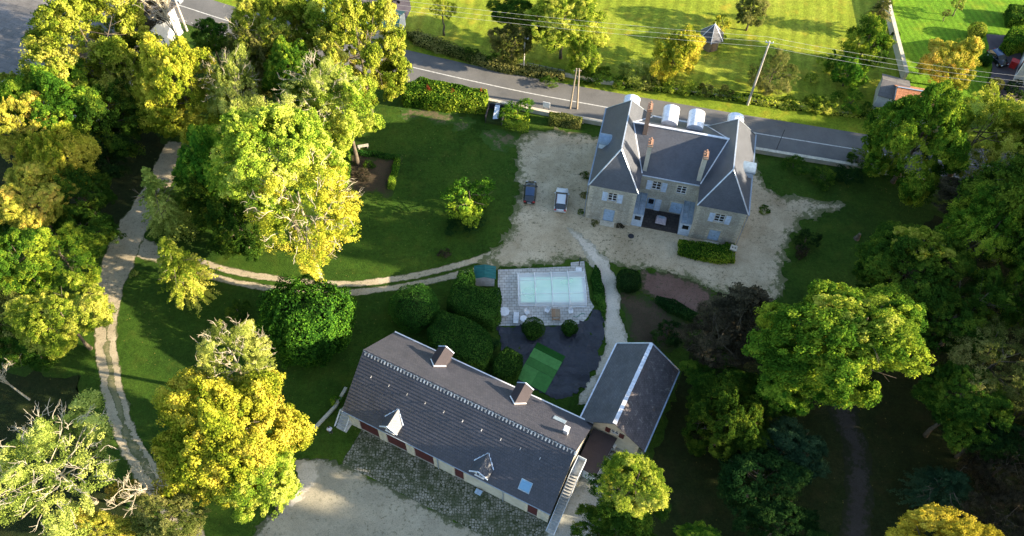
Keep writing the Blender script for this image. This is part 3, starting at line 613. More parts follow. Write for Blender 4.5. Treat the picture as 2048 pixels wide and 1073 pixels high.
def cap_line(mb, a, b, w_=.16, h_=.07): mb.bar(Vector(a)+Vector((0, 0, .05)), Vector(b)+Vector((0, 0, .05)), w_, h_)
def chimney(par, x, y, za, zb, wx, wy, mat, pots, cap='brick', nm='chimney'):
    m_ = MB(); m_.box(x-wx/2, x+wx/2, y-wy/2, y+wy/2, za, zb); o = m_.build(nm, MAT[mat], par)
    k = MB(); k.box(x-wx/2-.07, x+wx/2+.07, y-wy/2-.07, y+wy/2+.07, zb-.35, zb-.2).box(x-wx/2-.05, x+wx/2+.05, y-wy/2-.05, y+wy/2+.05, zb+.002, zb+.1)
    for i in range(pots): 
        yy = y-wy/2+wy*(i+.5)/pots if wy > wx else y; xx = x if wy > wx else x-wx/2+wx*(i+.5)/pots
        k.cyl(xx, yy, zb+.1, zb+.62, .15, 10, .11)
    k.build('chimney_pot', MAT[cap], o); return o
def barrel_dormer(par, cx_, cy_, zb, d, wd, ht, ln, face_mat='zinc_white'):
    "round-topped dormer opening towards d (unit xy)"
    d = Vector((d[0], d[1], 0)); s_ = Vector((-d.y, d.x, 0)); c0 = Vector((cx_, cy_, 0)); n = 12; r = wd/2
    prof = [(-r, 0)]+[(-r*math.cos(math.pi*i/n), ht+r*.72*math.sin(math.pi*i/n)) for i in range(n+1)]+[(r, 0)]
    f = [c0+d*ln/2+s_*a+Vector((0, 0, zb+b)) for a, b in prof]; bk = [c0-d*ln/2+s_*a+Vector((0, 0, zb+b)) for a, b in prof]
    o = MB().hexa(bk, f).build('dormer', MAT[face_mat], par)
    rf = MB(); r2 = r+.12; arc = [(-r2*math.cos(math.pi*i/n), ht+r2*.74*math.sin(math.pi*i/n)) for i in range(n+1)]; arc2 = [(-(r+.02)*math.cos(math.pi*i/n), ht-.02+(r+.02)*.72*math.sin(math.pi*i/n)) for i in range(n, -1, -1)]
    f = [c0+d*(ln/2+.15)+s_*a+Vector((0, 0, zb+b)) for a, b in arc+arc2]; bk = [c0-d*ln/2+s_*a+Vector((0, 0, zb+b)) for a, b in arc+arc2]
    rf.hexa(bk, f); rf.build('dormer_roof', MAT['zinc_white'] if face_mat == 'zinc_white' else MAT['blue_zinc'], o)
    w_ = MB(); q = c0+d*(ln/2+.006); a_ = s_*r*.6
    w_.hexa([q-a_+Vector((0, 0, zb+.2)), q+a_+Vector((0, 0, zb+.2)), q+a_+d*.03+Vector((0, 0, zb+.2)), q-a_+d*.03+Vector((0, 0, zb+.2))], [q-a_+Vector((0, 0, zb+ht+.2)), q+a_+Vector((0, 0, zb+ht+.2)), q+a_+d*.03+Vector((0, 0, zb+ht+.2)), q-a_+d*.03+Vector((0, 0, zb+ht+.2))])
    w_.build('window', MAT['glass'], o); return o
# ---------------------------------------------------------------- mansion
mx, my, _ = G(1170.7, 435.2)
MN = thing('mansion', 'pale stone mansion with two steep slate pavilions and blue shutters', 'house', (mx, my, 0), -11.5)
D = 14.3; EH = 7.15; RH = 12.2; W1 = 6.35; X2 = 14.45; X3 = 20.8; YC = 3.5
wl = MB()
hL = [(2.62, 3.82, 4.55, 6.25), (2.40, 3.90, .05, 2.75)]; hR = [(17.0, 18.3, 4.4, 6.1), (16.95, 18.45, .3, 2.6)]
hC = [(8.15, 9.35, 4.45, 6.2), (11.5, 12.8, 4.6, 6.2), (8.0, 9.1, .15, 2.65), (11.3, 12.95, .25, 2.6)]
wall_face(wl, 0, W1, 0, 0, EH, hL); wall_face(wl, X2, X3, 0, 0, EH, hR); wall_face(wl, W1, X2, YC, 0, EH, hC)
wl.box(0, .32, .32, D, 0, EH).box(W1-.32, W1, .32, D-.32, 0, EH).box(X2, X2+.32, .32, D-.32, 0, EH).box(X3-.32, X3, .32, D, 0, EH)
wl.box(.32, X3-.32, D-.32, D, 0, EH)
wl.build('wall', MAT['stone'], MN)
for x, sx in ((0, 1), (W1, -1), (X2, 1), (X3, -1)): toothed(MN, x, sx, 0, 0.01, EH-.1)
for hs_, yy, ex in ((hL, 0, 1), (hR, 0, 1), (hC, YC, 0)):
    for i, (a_, b_, c_, d_) in enumerate(hs_):
        MB().box(a_-.18, b_+.18, yy-.034, yy-.001, d_+.002, d_+.24).build('lintel', MAT['quoin'], MN)
        l0, l1 = (.2, .42) if i == 1 and ex else (.14, .18)
        toothed(MN, a_, -1, yy, c_, d_, .3, l0, l1, -.002, 'jamb_stones', out=-.002); toothed(MN, b_, 1, yy, c_, d_, .3, l0, l1, -.002, 'jamb_stones', out=-.002)
window(MN, *hL[0], 0, 'white'); window(MN, *hR[0], 0, 'white'); window(MN, *hC[0], YC, 'white'); window(MN, *hC[1], YC, 'white')
for a_, b_, z0_, z1_, yy in ((1.82, 2.55, 4.5, 6.25, 0), (3.88, 4.60, 4.5, 6.25, 0), (16.22, 16.93, 4.35, 6.1, 0), (18.38, 19.1, 4.35, 6.1, 0), (7.38, 8.1, 4.4, 6.2, YC), (9.42, 10.15, 4.4, 6.2, YC), (9.15, 9.95, .2, 2.6, YC)):
    shutter(MN, a_, b_, z0_, z1_, yy, 'blue_white', z0_ > 3)
door(MN, *hL[1], 0, 'blue'); door(MN, *hR[1], 0, 'blue'); door(MN, *hC[3], YC, 'blue')
dd = door(MN, *hC[2], YC, 'blue', 1); MB().box(8.2, 8.9, YC+.06, YC+.085, 1.3, 2.3).build('pane', MAT['glass'], dd)
def pavilion(xa, xb, ridge_x, hip_y0, hip_y1):
    r = MB(); o_ = .16; e = EH+.05; xa -= o_; xb += o_; ya, yb = -o_, D+o_
    A_, B_, C_, D_ = (xa, ya, e), (xb, ya, e), (xb, yb, e), (xa, yb, e); P_, Q_ = (ridge_x, hip_y0, RH), (ridge_x, hip_y1, RH)
    r.poly([A_, B_, P_]).poly([B_, C_, Q_, P_]).poly([C_, D_, Q_]).poly([D_, A_, P_, Q_]).poly([D_, C_, B_, A_])
    o = r.build('roof', MAT['slate'], MN)
    k = MB()
    for a_, b_ in ((A_, P_), (B_, P_), (C_, Q_), (D_, Q_), (P_, Q_)): cap_line(k, a_, b_)
    k.cyl(P_[0], P_[1], RH, RH+.55, .06, 6, .02).cyl(Q_[0], Q_[1], RH, RH+.75, .06, 6, .02)
    k.build('ridge_flashing', MAT['zinc'], o)
    return o
pl = pavilion(0, W1, W1/2, 2.6, 11.7); pr_ = pavilion(X2, X3, (X2+X3)/2, 2.6, 11.7)
cr = MB(); ym = (YC+D)/2; CZ = 11.0; o_ = .14
def pav_x(z, left): k = (RH-z)/(RH-EH); return (W1/2+(W1/2+.16)*k) if left else ((X2+X3)/2-((X3-X2)/2+.16)*k)
A_ = (pav_x(EH, 1)-.3, YC-o_, EH+.05); B_ = (pav_x(EH, 0)+.3, YC-o_, EH+.05); P_ = (pav_x(CZ, 1)-.25, ym, CZ); Q_ = (pav_x(CZ, 0)+.25, ym, CZ); E_ = (A_[0], D+o_, EH+.05); F_ = (B_[0], D+o_, EH+.05)
cr.poly([A_, B_, Q_, P_]).poly([F_, E_, P_, Q_])
cro = cr.build('roof', MAT['slate'], MN); k = MB(); cap_line(k, P_, Q_, .3, .12)
for L_ in (1, 0):
    k.bar((pav_x(EH+.1, L_), YC, EH+.18), (pav_x(CZ, L_), ym, CZ+.06), .2, .04).bar((pav_x(EH+.1, L_), D, EH+.18), (pav_x(CZ, L_), ym, CZ+.06), .2, .04)
k.build('ridge_flashing', MAT['zinc_white'], cro)
chimney(cro, 5.75, 8.3, 9.6, 14.9, .55, 1.15, 'brick', 3)
chimney(cro, 6.72, 4.3, 7.0, 12.6, .55, 1.0, 'render', 2)
chimney(cro, 14.0, 4.3, 7.0, 12.2, .55, 1.0, 'render', 2)
barrel_dormer(pl, .95, 6.6, 8.2, (-1, 0), 1.7, .9, 1.9, 'blue_white'); barrel_dormer(pr_, X3-.95, 6.2, 8.2, (1, 0), 1.7, .9, 1.9, 'blue_white')
barrel_dormer(cro, 8.8, 12.3, 8.2, (0, 1), 2.0, 1.6, 3.0); barrel_dormer(cro, 12.3, 12.3, 8.2, (0, 1), 2.0, 1.6, 3.0)
barrel_dormer(pl, W1/2, 13.2, 8.2, (0, 1), 2.0, 1.6, 2.4); barrel_dormer(pr_, (X2+X3)/2, 13.2, 8.2, (0, 1), 2.0, 1.6, 2.4)
for x in (-.25, X3+.25):
    gt = MB(); gt.bar((x, -.2, EH+.02), (x, D+.2, EH+.02), .17, .13).cyl(x, .15, .05, EH, .05, 8); gt.build('gutter', MAT['lead'], MN)
gt = MB(); gt.bar((W1+.2, YC-.22, EH), (X2-.2, YC-.22, EH), .15, .12).cyl(W1+.12, YC-.12, .1, EH, .05, 8); gt.build('gutter', MAT['zinc'], MN); MB().bar((W1+.2, D+.25, EH), (X2-.2, D+.25, EH), .15, .12).build('gutter', MAT['zinc'], MN)
# lean-to porches in the court
for nm_, xa, xb, ya in (('porch', W1+.01, 7.85, .15), ('porch', 12.95, X2-.01, .1)):
    p_ = MB(); p_.hexa([(xa, ya-.1, 2.75), (xb, ya-.1, 2.75), (xb, YC-.02, 3.35), (xa, YC-.02, 3.35)], [(xa, ya-.1, 2.80), (xb, ya-.1, 2.80), (xb, YC-.02, 3.40), (xa, YC-.02, 3.40)])
    po = p_.build('porch_roof', MAT['leanglass'], MN); fr = MB()
    for x in (xa+.03, (xa+xb)/2, xb-.03): fr.bar((x, ya-.1, 2.86), (x, YC-.04, 3.46), .06, .07)
    fr.bar((xa, ya-.1, 2.84), (xb, ya-.1, 2.84), .08, .09).bar((xa, ya+1.6, 3.2), (xb, ya+1.6, 3.2), .05, .06); fr.build('glazing_bar', MAT['lead'], po)
    w_ = MB(); w_.box(xa, xb, ya, ya+.08, 0.05, 2.7); xs = xb-.08 if xa < 10 else xa
    w_.box(xs, xs+.08, ya+.09, YC-.02, .05, 2.72); wo = w_.build('porch_wall', MAT['blue_white'], MN)
    MB().box(xa+.35, xb-.3, ya-.03, ya-.002, 1.5, 2.3).build('window', MAT['glass'], wo)
MB().box(W1+1.5, 12.95, .2, YC, .03, .16).build('terrace', MAT['court'], MN)
for x in (3.15, 17.7): MB().box(x-1., x+1., -.9, -.02, .02, .14).build('doorstep', MAT['quoin'], MN)
def Ml(x, y, z=0): a = R(-11.5); return (mx+x*math.cos(a)-y*math.sin(a), my+x*math.sin(a)+y*math.cos(a), z)
tb = thing('garden_table', 'covered pale pink garden table in the mansion court', 'table', Ml(10.4, 1.5, .16), -14)
t_ = MB(); t_.hexa([(-.75, -.6, .35), (.75, -.6, .35), (.75, .6, .35), (-.75, .6, .35)], [(-.62, -.5, .8), (.62, -.5, .8), (.62, .5, .8), (-.62, .5, .8)]); t_.build('cover', MAT['pink'], tb)
t_ = MB(); t_.box(-.45, .4, .1, .45, .803, .93); t_.build('tray', MAT['lead'], tb)
for x in (-.6, .6):
    for y in (-.45, .45): MB().box(x-.03, x+.03, y-.03, y+.03, 0, .36).build('leg', MAT['dark'], tb)
st_ = thing('stone_pillar', 'white stone pillar with two round holes by the mansion corner', 'pillar', Ml(20.6, -1.3), -20)
s_ = MB(); s_.box(-.35, .35, -.35, .35, 0, 1.1).box(-.45, .45, -.45, .45, 1.102, 1.3); s_.build('block', MAT['quoin'], st_); MB().cyl(-.18, 0, 1.302, 1.32, .1).cyl(.18, 0, 1.302, 1.32, .1).build('hole', MAT['dark'], st_)
# ---------------------------------------------------------------- barn
bx, by, _ = G(703.2, 849.1)
BN = thing('barn', 'long barn with a dark tiled roof and oxblood doors', 'barn', (bx, by, 0), -25.1)
BE = 4.1; BR = 9.15; BD = 11.0; BL = 25.75; bh = [(1.35, 4.0, .02, 3.15), (5.05, 7.7, .02, 3.15), (8.75, 11.3, .02, 3.1), (14.0, 15.2, .02, 2.8), (23.2, 24.4, .02, 2.85)]
w_ = MB(); wall_face(w_, 0, BL, 0, 0, BE, bh); w_.box(0, .3, .32, BD, 0, BE).box(BL-.3, BL, .32, BD, 0, BE).box(.3, BL-.3, BD-.3, BD, 0, BE)
for x in (0, BL-.3): w_.hexa([(x, 0.02, BE+.001), (x+.3, 0.02, BE+.001), (x+.3, BD/2, BR-.15), (x, BD/2, BR-.15)], [(x, BD-.02, BE+.001), (x+.3, BD-.02, BE+.001), (x+.3, BD/2+.01, BR-.15), (x, BD/2+.01, BR-.15)])
w_.build('wall', MAT['render'], BN)
for i, (a_, b_, c_, d_) in enumerate(bh):
    for x, s_ in ((a_, -1), (b_, 1)): toothed(BN, x, s_, 0, .03, d_+.35, .2, .34, .54 if i < 3 else .42, -.002, 'quoin', 'quoin', out=-.002)
toothed(BN, 0, 1, 0, .03, BE-.3, .2, .3, .55); toothed(BN, BL, -1, 0, .03, BE-.3, .2, .34, .6)
for i, h_ in enumerate(bh): door(BN, *h_, 0, 'red', 4 if h_[1]-h_[0] > 2 else 1, 'door', False)
def tiled_slope(y0_, z0_, y1_, z1_, xa, xb, rows, step=.05, mat='tile', nm='roof', th=.12):
    "courses of tiles, each lapping the one below"
    r = MB(); L = math.hypot(y1_-y0_, z1_-z0_); dy, dz = (y1_-y0_)/L, (z1_-z0_)/L; ny_, nz_ = (-dz, dy) if dy > 0 else (dz, -dy)
    for i in range(rows):
        s0 = L*i/rows; s1 = L*(i+1)/rows+.02
        p = lambda s, h: (y0_+dy*s+ny_*h, z0_+dz*s+nz_*h)
        b0, b1, t0, t1 = p(s0, 0), p(s1, 0), p(s0, th+step), p(s1, th)
        r.hexa([(xa, *b0), (xb, *b0), (xb, *b1), (xa, *b1)] if dy > 0 else [(xb, *b0), (xa, *b0), (xa, *b1), (xb, *b1)], [(xa, *t0), (xb, *t0), (xb, *t1), (xa, *t1)] if dy > 0 else [(xb, *t0), (xa, *t0), (xa, *t1), (xb, *t1)])
    return r
rf = tiled_slope(-.22, BE-.1, BD/2, BR-.12, -.4, 26.0, 19, .055).build('roof', MAT['tile'], BN)
rb = tiled_slope(BD+.22, BE-.1, BD/2, BR-.12, -.4, 26.0, 30, .02).build('roof', MAT['tile'], BN)
k = MB(); n = 62
for i in range(n):
    x = -.4+26.4*i/n; z_ = BR+.02+(.03 if i % 2 else 0); prof = [(-.17, -.12), (-.1, .04), (0, .1), (.1, .04), (.17, -.12)]
    k.hexa([(x, BD/2+a, z_+b) for a, b in prof], [(x+26.4/n*.93, BD/2+a*.9, z_+b*.9) for a, b in prof])
k.build('ridge_tile', MAT['tile'], rf)
k = MB()
P_ = [(-.4, BD/2-.14)]
for i in range(n): x = -.4+26.4*(i+.93)/n; P_ += [(x-.09, BD/2-.15), (x-.08, BD/2-.42), (x+.08, BD/2-.42), (x+.09, BD/2-.15)]
P_ += [(26.0, BD/2-.14), (26.0, BD/2-.10), (-.4, BD/2-.10)]
k.hexa([(x, y, BR-.10-(BD/2-y)*.88) for x, y in P_], [(x, y, BR+.13-(BD/2-y)*.88) for x, y in P_]); k.build('mortar', MAT['ridge'], rf)
k = MB()
for i in range(10):
    x = 1.6+i*2.35; y = 3.6; z_ = BE+(y+.2)/(BD/2+.2)*(BR-BE)+.16; k.box(x-.04, x+.04, y-.02, y+.03, z_, z_+.16); k.box(x-.04, x+.04, y-.2, y-.02, z_, z_+.05)
tag(k.build('roof_hook', MAT['ridge'], rf))
gt = MB(); gt.bar((-.4, -.33, BE-.02), (26.0, -.33, BE-.02), .14, .11)
for x in (11.9, 20.2): gt.cyl(x, -.1, .05, BE-.05, .055, 8)
gt.build('gutter', MAT['lead'], BN); gt = MB(); gt.bar((-.4, BD+.36, BE-.02), (25.9, BD+.36, BE-.02), .14, .11); gt.build('gutter', MAT['white'], BN)
sk = (BR-BE)/(BD/2)
def gable_dormer(par, x, yf, yb, zb, ze, zr, wd, front, lit='render', rm='slate'):
    """gabled dormer; front=-1 looks to -y"""
    o = MB(); h = wd/2
    o.hexa([(x-h, yf, zb), (x+h, yf, zb), (x+h, yf+.1*-front, ze), (x, yf+.1*-front, zr), (x-h, yf+.1*-front, ze)][:2]+[(x+h, yb, zb), (x-h, yb, zb)], [(x-h, yf, ze), (x+h, yf, ze), (x+h, yb, ze), (x-h, yb, ze)])
    o.hexa([(x-h, yf, ze+.001), (x+h, yf, ze+.001), (x, yf, zr)], [(x-h, yb, ze+.001), (x+h, yb, ze+.001), (x, yb, zr)])
    d = o.build('dormer', MAT[lit], par); r = MB(); e = .22; s_ = (zr-ze)/h; yo = yf+front*.3; t_ = .08
    for sg in (-1, 1):
        a = (x, zr+.03); b = (x+sg*(h+e), ze-s_*e+.03)
        r.hexa([(a[0], yo, a[1]), (b[0], yo, b[1]), (b[0], yb, b[1]), (a[0], yb, a[1])], [(a[0], yo, a[1]+t_), (b[0], yo, b[1]+t_), (b[0], yb, b[1]+t_), (a[0], yb, a[1]+t_)])
    r.build('dormer_roof', MAT[rm], d); k_ = MB()
    for sg in (-1, 1): k_.bar((x, yo+front*.02, zr+.12), (x+sg*(h+e), yo+front*.02, ze-s_*e+.12), .10, .14)
    k_.build('barge_board', MAT['blue_white'], d); return d
for x in (5.9, 17.3):
    d = gable_dormer(rf, x, .0, 2.6, BE-.1, 5.25, 6.1, 1.8, -1); k_ = MB()
    for sg in (-1, 1): k_.bar((x, 2.15, 6.24), (x+sg*1.2, .95, 5.24), .12, .06)
    k_.build('valley_flashing', MAT['blue_white'], d)
    MB().box(x-.38, x+.38, -.015, -.003, 4.35, 5.2).build('window', MAT['glass'], d); MB().box(x-.5, x-.385, -.03, -.003, 4.3, 5.3).box(x+.385, x+.5, -.03, -.003, 4.3, 5.3).box(x-.03, x+.03, -.03, -.016, 4.35, 5.2).box(x-.6, x+.6, -.2, -.031, 4.2, 4.32).build('window_frame', MAT['white'], d)
for x in (7.0, 17.35):
    d = gable_dormer(rb, x, BD-.2, BD-3.2, BE, 6.2, 6.85, 1.6, 1, 'felt_shaded_tile', 'felt_shaded_tile'); k_ = MB()  # dark covering puts the shade on these rear dormers into their colour
    for sg in (-1, 1): k_.bar((x, 8.25, 6.98), (x+sg*1.02, 9.25, 6.13), .12, .06)
    k_.build('valley_flashing', MAT['white'], d)
def roof_window(par, xa, xb, ya, yb, gm, fm, back=False):
    zf = lambda y: (BE-.1+(y+.22)/(BD/2+.22)*(BR-BE-.02) if not back else BE-.1+(BD+.22-y)/(BD/2+.22)*(BR-BE-.02))+.27
    o = MB().hexa([(xa, ya, zf(ya)-.15), (xb, ya, zf(ya)-.15), (xb, yb, zf(yb)-.15), (xa, yb, zf(yb)-.15)], [(xa, ya, zf(ya)), (xb, ya, zf(ya)), (xb, yb, zf(yb)), (xa, yb, zf(yb))]).build('roof_window', MAT[fm], par)
    e = .08; MB().hexa([(xa+e, ya+e, zf(ya+e)+.003), (xb-e, ya+e, zf(ya+e)+.003), (xb-e, yb-e, zf(yb-e)+.003), (xa+e, yb-e, zf(yb-e)+.003)], [(xa+e, ya+e, zf(ya+e)+.02), (xb-e, ya+e, zf(ya+e)+.02), (xb-e, yb-e, zf(yb-e)+.02), (xa+e, yb-e, zf(yb-e)+.02)]).build('pane', MAT[gm], o)
roof_window(rf, 21.7, 23.05, .4, 1.4, 'skyglass', 'lead'); roof_window(rb, 21.8, 23.3, 8.9, 9.6, 'leanglass', 'lead', True)
ch = MB().box(23.75, 24.25, 7.2, 7.7, 7.0, 8.7).build('chimney', MAT['white'], rb); MB().box(23.68, 24.32, 7.12, 7.78, 8.703, 8.8).box(23.8, 24.2, 7.25, 7.65, 8.95, 9.05).build('chimney_cap', MAT['white'], ch)
# outside stairs at the right gable
stp = MB(); n = 20; zt = 4.2; ys0, ys1 = -1.0, 4.9
for i in range(n):
    y = ys0+(ys1-ys0)*i/n; z_ = zt*(i+1)/(n+1); stp.box(25.78+.28, 26.98, y, y+.30+.02, z_-.16, z_)
stp.box(26.06, 26.98, 4.9, 6.75, zt-.2, zt+.003).hexa([(26.1, -.9, 0), (26.9, -.9, 0), (26.9, 4.9, 0), (26.1, 4.9, 0)], [(26.1, -.88, .02), (26.9, -.88, .02), (26.9, 4.9, zt-.25), (26.1, 4.9, zt-.25)]).box(26.1, 26.9, 4.901, 6.7, 0, zt-.21)
MAT['stair'] = paint('worn stair concrete', (.46, .46, .44), .9); sto = stp.build('staircase', MAT['stair'], BN); rl = MB()
for x in (26.04, 27.0):
    rl.bar((x, -1.05, .55), (x, 4.9, zt+.5), .05, .45).bar((x, 4.9, zt+.3), (x, 6.75, zt+.3), .05, .8)
rl.bar((26.0, 6.78, zt+.3), (27.03, 6.78, zt+.3), .05, .8); rl.build('parapet', MAT['blue_white'], sto)
sl_ = MB()
for i in range(5): sl_.box(-1.35, .05, -1.2+i*.32, -1.2+i*.32+.34, .02, .3+.3*i)
sl_.box(-1.5, -.02, .4, 2.1, 0, 1.62); o = sl_.build('steps', MAT['stair'], BN); rl = MB()
rl.bar((-1.42, -1.25, .6), (-1.42, .4, 2.1), .05, .35).bar((-.05, -1.25, .6), (-.05, .3, 2.0), .05, .3); rl.build('parapet', MAT['zinc_white'], o)
def Bl(x, y, z=0): a = R(-25.1); return (bx+x*math.cos(a)-y*math.sin(a), by+x*math.sin(a)+y*math.cos(a), z)
# flat felt-roofed link shed
SH = thing('link_shed', 'low shed with a dark felt roof between barn and small slate house', 'shed', Bl(27, 8), -25.1)
rp = [(-.95, 3.35), (2.0, 3.5), (1.6, -1.75), (-.12, -1.6), (-.95, -.6)]
s_ = MB(); s_.prism([(-.85, 3.2), (1.8, 3.3), (1.45, -1.55), (0.05, -1.4), (-.85, -.5)], 0, 2.62); so_ = s_.build('wall', MAT['blue_white'], SH)
MB().prism([(x, y) for x, y in rp], 2.63, 2.82).build('roof', MAT['felt_shaded_tile'], SH)
MB().box(.72, .82, -1.62, -1.5, 1.4, 1.9).build('vent', MAT['dark'], SH)
# ---------------------------------------------------------------- small slate house
ax_, ay_, _ = G(1270, 913)
AN = thing('slate_outbuilding', 'small stone outbuilding with lichen spotted slate roof and pale ridge', 'outbuilding', (ax_, ay_, 0), -25.1)
xa, xb, ya, yb, ze, zr = -7.0, 0, 0, 10.4, 4.0, 6.95; xm = -3.3
w_ = MB(); hh = [(-3.55, -2.55, 3.2, 4.25)]
wall_face(w_, xa+.3, xb, 0, 0, 3.1, []); w_.box(xa+.3, hh[0][0], 0, .3, 3.1, 3.98).box(hh[0][1], xb, 0, .3, 3.1, 3.98)
def gz(x): return ze+(zr-ze)*(1-abs(x-xm)/3.55)-.14
w_.hexa([(xa+.4, 0, 3.981), (hh[0][0], 0, 3.981), (hh[0][0], 0, gz(hh[0][0])), ], [(xa+.4, .3, 3.981), (hh[0][0], .3, 3.981), (hh[0][0], .3, gz(hh[0][0]))])
w_.hexa([(hh[0][0]+.001, 0, 4.25), (hh[0][1], 0, 4.25), (hh[0][1], 0, gz(hh[0][1])), (xm, 0, gz(xm)), (hh[0][0]+.001, 0, gz(hh[0][0]))], [(hh[0][0]+.001, .3, 4.25), (hh[0][1], .3, 4.25), (hh[0][1], .3, gz(hh[0][1])), (xm, .3, gz(xm)), (hh[0][0]+.001, .3, gz(hh[0][0]))])
w_.hexa([(hh[0][1]+.001, 0, 3.981), (xb, 0, 3.981), (hh[0][1]+.001, 0, gz(hh[0][1]))], [(hh[0][1]+.001, .3, 3.981), (xb, .3, 3.981), (hh[0][1]+.001, .3, gz(hh[0][1]))])
w_.box(xa+.3, xa+.6, .31, yb, 0, 3.9).box(xb-.3, xb, .31, yb, 0, 3.9).box(xa+.6, xb-.3, yb-.3, yb, 0, 3.9)
w_.hexa([(xa+.4, yb-.3, 3.9), (xb-.1, yb-.3, 3.9), (xm, yb-.3, gz(xm))], [(xa+.4, yb, 3.9), (xb-.1, yb, 3.9), (xm, yb, gz(xm))]); w_.build('wall', MAT['render'], AN)
window(AN, *hh[0], 0, 'white', 1, 1, True); shutter(AN, -4.2, -3.6, 3.15, 4.25, 0, 'red', False); shutter(AN, -2.5, -1.9, 3.15, 4.25, 0, 'red', False)
toothed(AN, xb, -1, 0, .03, 3.8, .22, .2, .36)
r = MB(); y0_, y1_ = -.5, 10.85
for x1_, mt_, sg in ((-7.25, 'old_slate', -1), (.78, 'lichen', 1)):
    r = MB(); e = (zr-ze)*(abs(x1_-xm)/3.55); z1_ = zr-e
    r.hexa([(xm, y0_, zr-.12), (x1_, y0_, z1_-.12), (x1_, y1_, z1_-.12), (xm, y1_, zr-.12)], [(xm, y0_, zr), (x1_, y0_, z1_), (x1_, y1_, z1_), (xm, y1_, zr)])
    ro = r.build('roof', MAT[mt_], AN); ro['label'] = 'bluish old slate slope' if sg < 0 else 'brown slate slope blotched with lichen'
    g_ = MB(); g_.bar((x1_+sg*.08, y0_, z1_-.06), (x1_+sg*.08, y1_, z1_-.06), .17, .13); g_.build('gutter', MAT['zinc_white'] if sg < 0 else MAT['lead'], AN)
    g_ = MB(); g_.bar((xm, y1_+.03, zr+.04), (x1_, y1_+.03, z1_+.04), .16, .1); g_.build('verge_flashing', MAT['zinc'], ro)
g_ = MB()
for i in range(24): y = y0_+i*(y1_-y0_)/24; g_.bar((xm, y, zr+.07), (xm, y+.44, zr+.07), .46-.02*(i % 2), .1)
g_.build('ridge_tile', MAT['zinc_white'], AN)
# ---------------------------------------------------------------- pool
PZ = R(3.0)
pc = np.array(G(1036, 548)[:2]); px_, py_ = np.array(G(1103, 580)[:2])
sheet('pool_terrace', [(997, 540), (1142, 534), (1140, 526), (1168, 523), (1180, 600), (1188, 614), (1172, 640), (1155, 651), (992, 653)], MAT['paving'], .06, .3, .03, .5, 'grey paved terrace round the pool', uvrot=3)
cl = sheet('weed_membrane', [(992, 653), (1155, 651), (1185, 626), (1206, 618), (1206, 680), (1192, 738), (1168, 775), (1127, 803), (1080, 785), (1035, 762), (1005, 705)], MAT['membrane'], .034, .3, .28, 1., None)
for v_ in cl.data.vertices: v_.co.z = .05+.05*math.sin(v_.co.y*2.6+.8*math.sin(v_.co.x*.7))+.035*math.sin(v_.co.x*1.9+v_.co.y*.8)+random.uniform(-.012, .012)
tag(cl, 'black weed membrane pegged over the ground below the pool', 'ground sheet'); cl['kind'] = 'thing'
tf = MB(); P4 = [G(*p, .15) for p in [(1075, 685), (1131, 712), (1090, 787), (1033, 757)]]
tfo = thing('artificial_turf', 'rectangle of bright green artificial turf on the black membrane', 'turf', P4[3], 0)
a_ = np.array(P4[3]); ex = np.array(P4[2])-a_; ey = np.array(P4[0])-a_
def tq(u0_, u1_, v0_, v1_, z): return [tuple(ex*u+ey*v+np.array([0, 0, z])) for u, v in ((u0_, v0_), (u1_, v0_), (u1_, v1_), (u0_, v1_))]
cols = [(.085, .24, .06), (.06, .19, .045), (.055, .17, .04), (.09, .25, .065)]
for i, (u0_, u1_, v0_, v1_) in enumerate([(0, .495, 0, .40), (.5, 1, 0, .40), (0, 1, .405, .60), (0, 1, .605, .84)]):
    MB().hexa(tq(u0_, u1_, v0_, v1_, 0), tq(u0_, u1_, v0_, v1_, .03)).build('turf_roll', paint('turf roll', cols[i], .95, .1, 0, .08), tfo)
MB().hexa(tq(0, 1, .845, 1, 0), tq(0, 1, .845, 1, .03)).build('turf_roll', MAT['turf_dark'], tfo)
pl_x0, pl_x1 = -4.42, 4.42; hw = 2.5
wt = MB().box(-4.1, 4.1, -1.95, 1.95, .07, .085).build('swimming_pool', MAT['water']); wt.location = (px_, py_, 0); wt.rotation_euler.z = PZ; tag(wt, 'turquoise pool water under the clear cover', kind='structure')
EN = thing('pool_enclosure', 'low white framed telescopic enclosure over the turquoise pool', 'pool cover', (px_, py_, .06), 3.0)
for i in range(4):
    x0_ = pl_x0+i*2.21; x1_ = x0_+2.21; h_ = hw+.0+i*.08; H_ = .72+i*.09; n = 14
    pr = [(-h_*math.cos(math.pi*j/n), H_*math.sin(math.pi*j/n)**.75) for j in range(n+1)]
    s_ = MB()
    for (a1, b1), (a2, b2) in zip(pr, pr[1:]): s_.poly([(x0_+.03, a1, b1), (x1_-.03, a1, b1), (x1_-.03, a2, b2), (x0_+.03, a2, b2)])
    gl = s_.build('glazing_panel', MAT['poly'], EN, True); r_ = MB()
    r_.tube([(x0_, a, b+.03) for a, b in pr], .07, 6); r_.tube([(x1_-.02, a, b+.03) for a, b in pr], .05, 6) if i == 3 else 0
    for j in (5, 9): r_.bar((x0_, pr[j][0], pr[j][1]+.03), (x1_, pr[j][0], pr[j][1]+.03), .06, .05)
    for j in (0, n): r_.bar((x0_, pr[j][0], .05), (x1_, pr[j][0], .05), .1, .1)
    r_.build('frame', MAT['white'], EN)
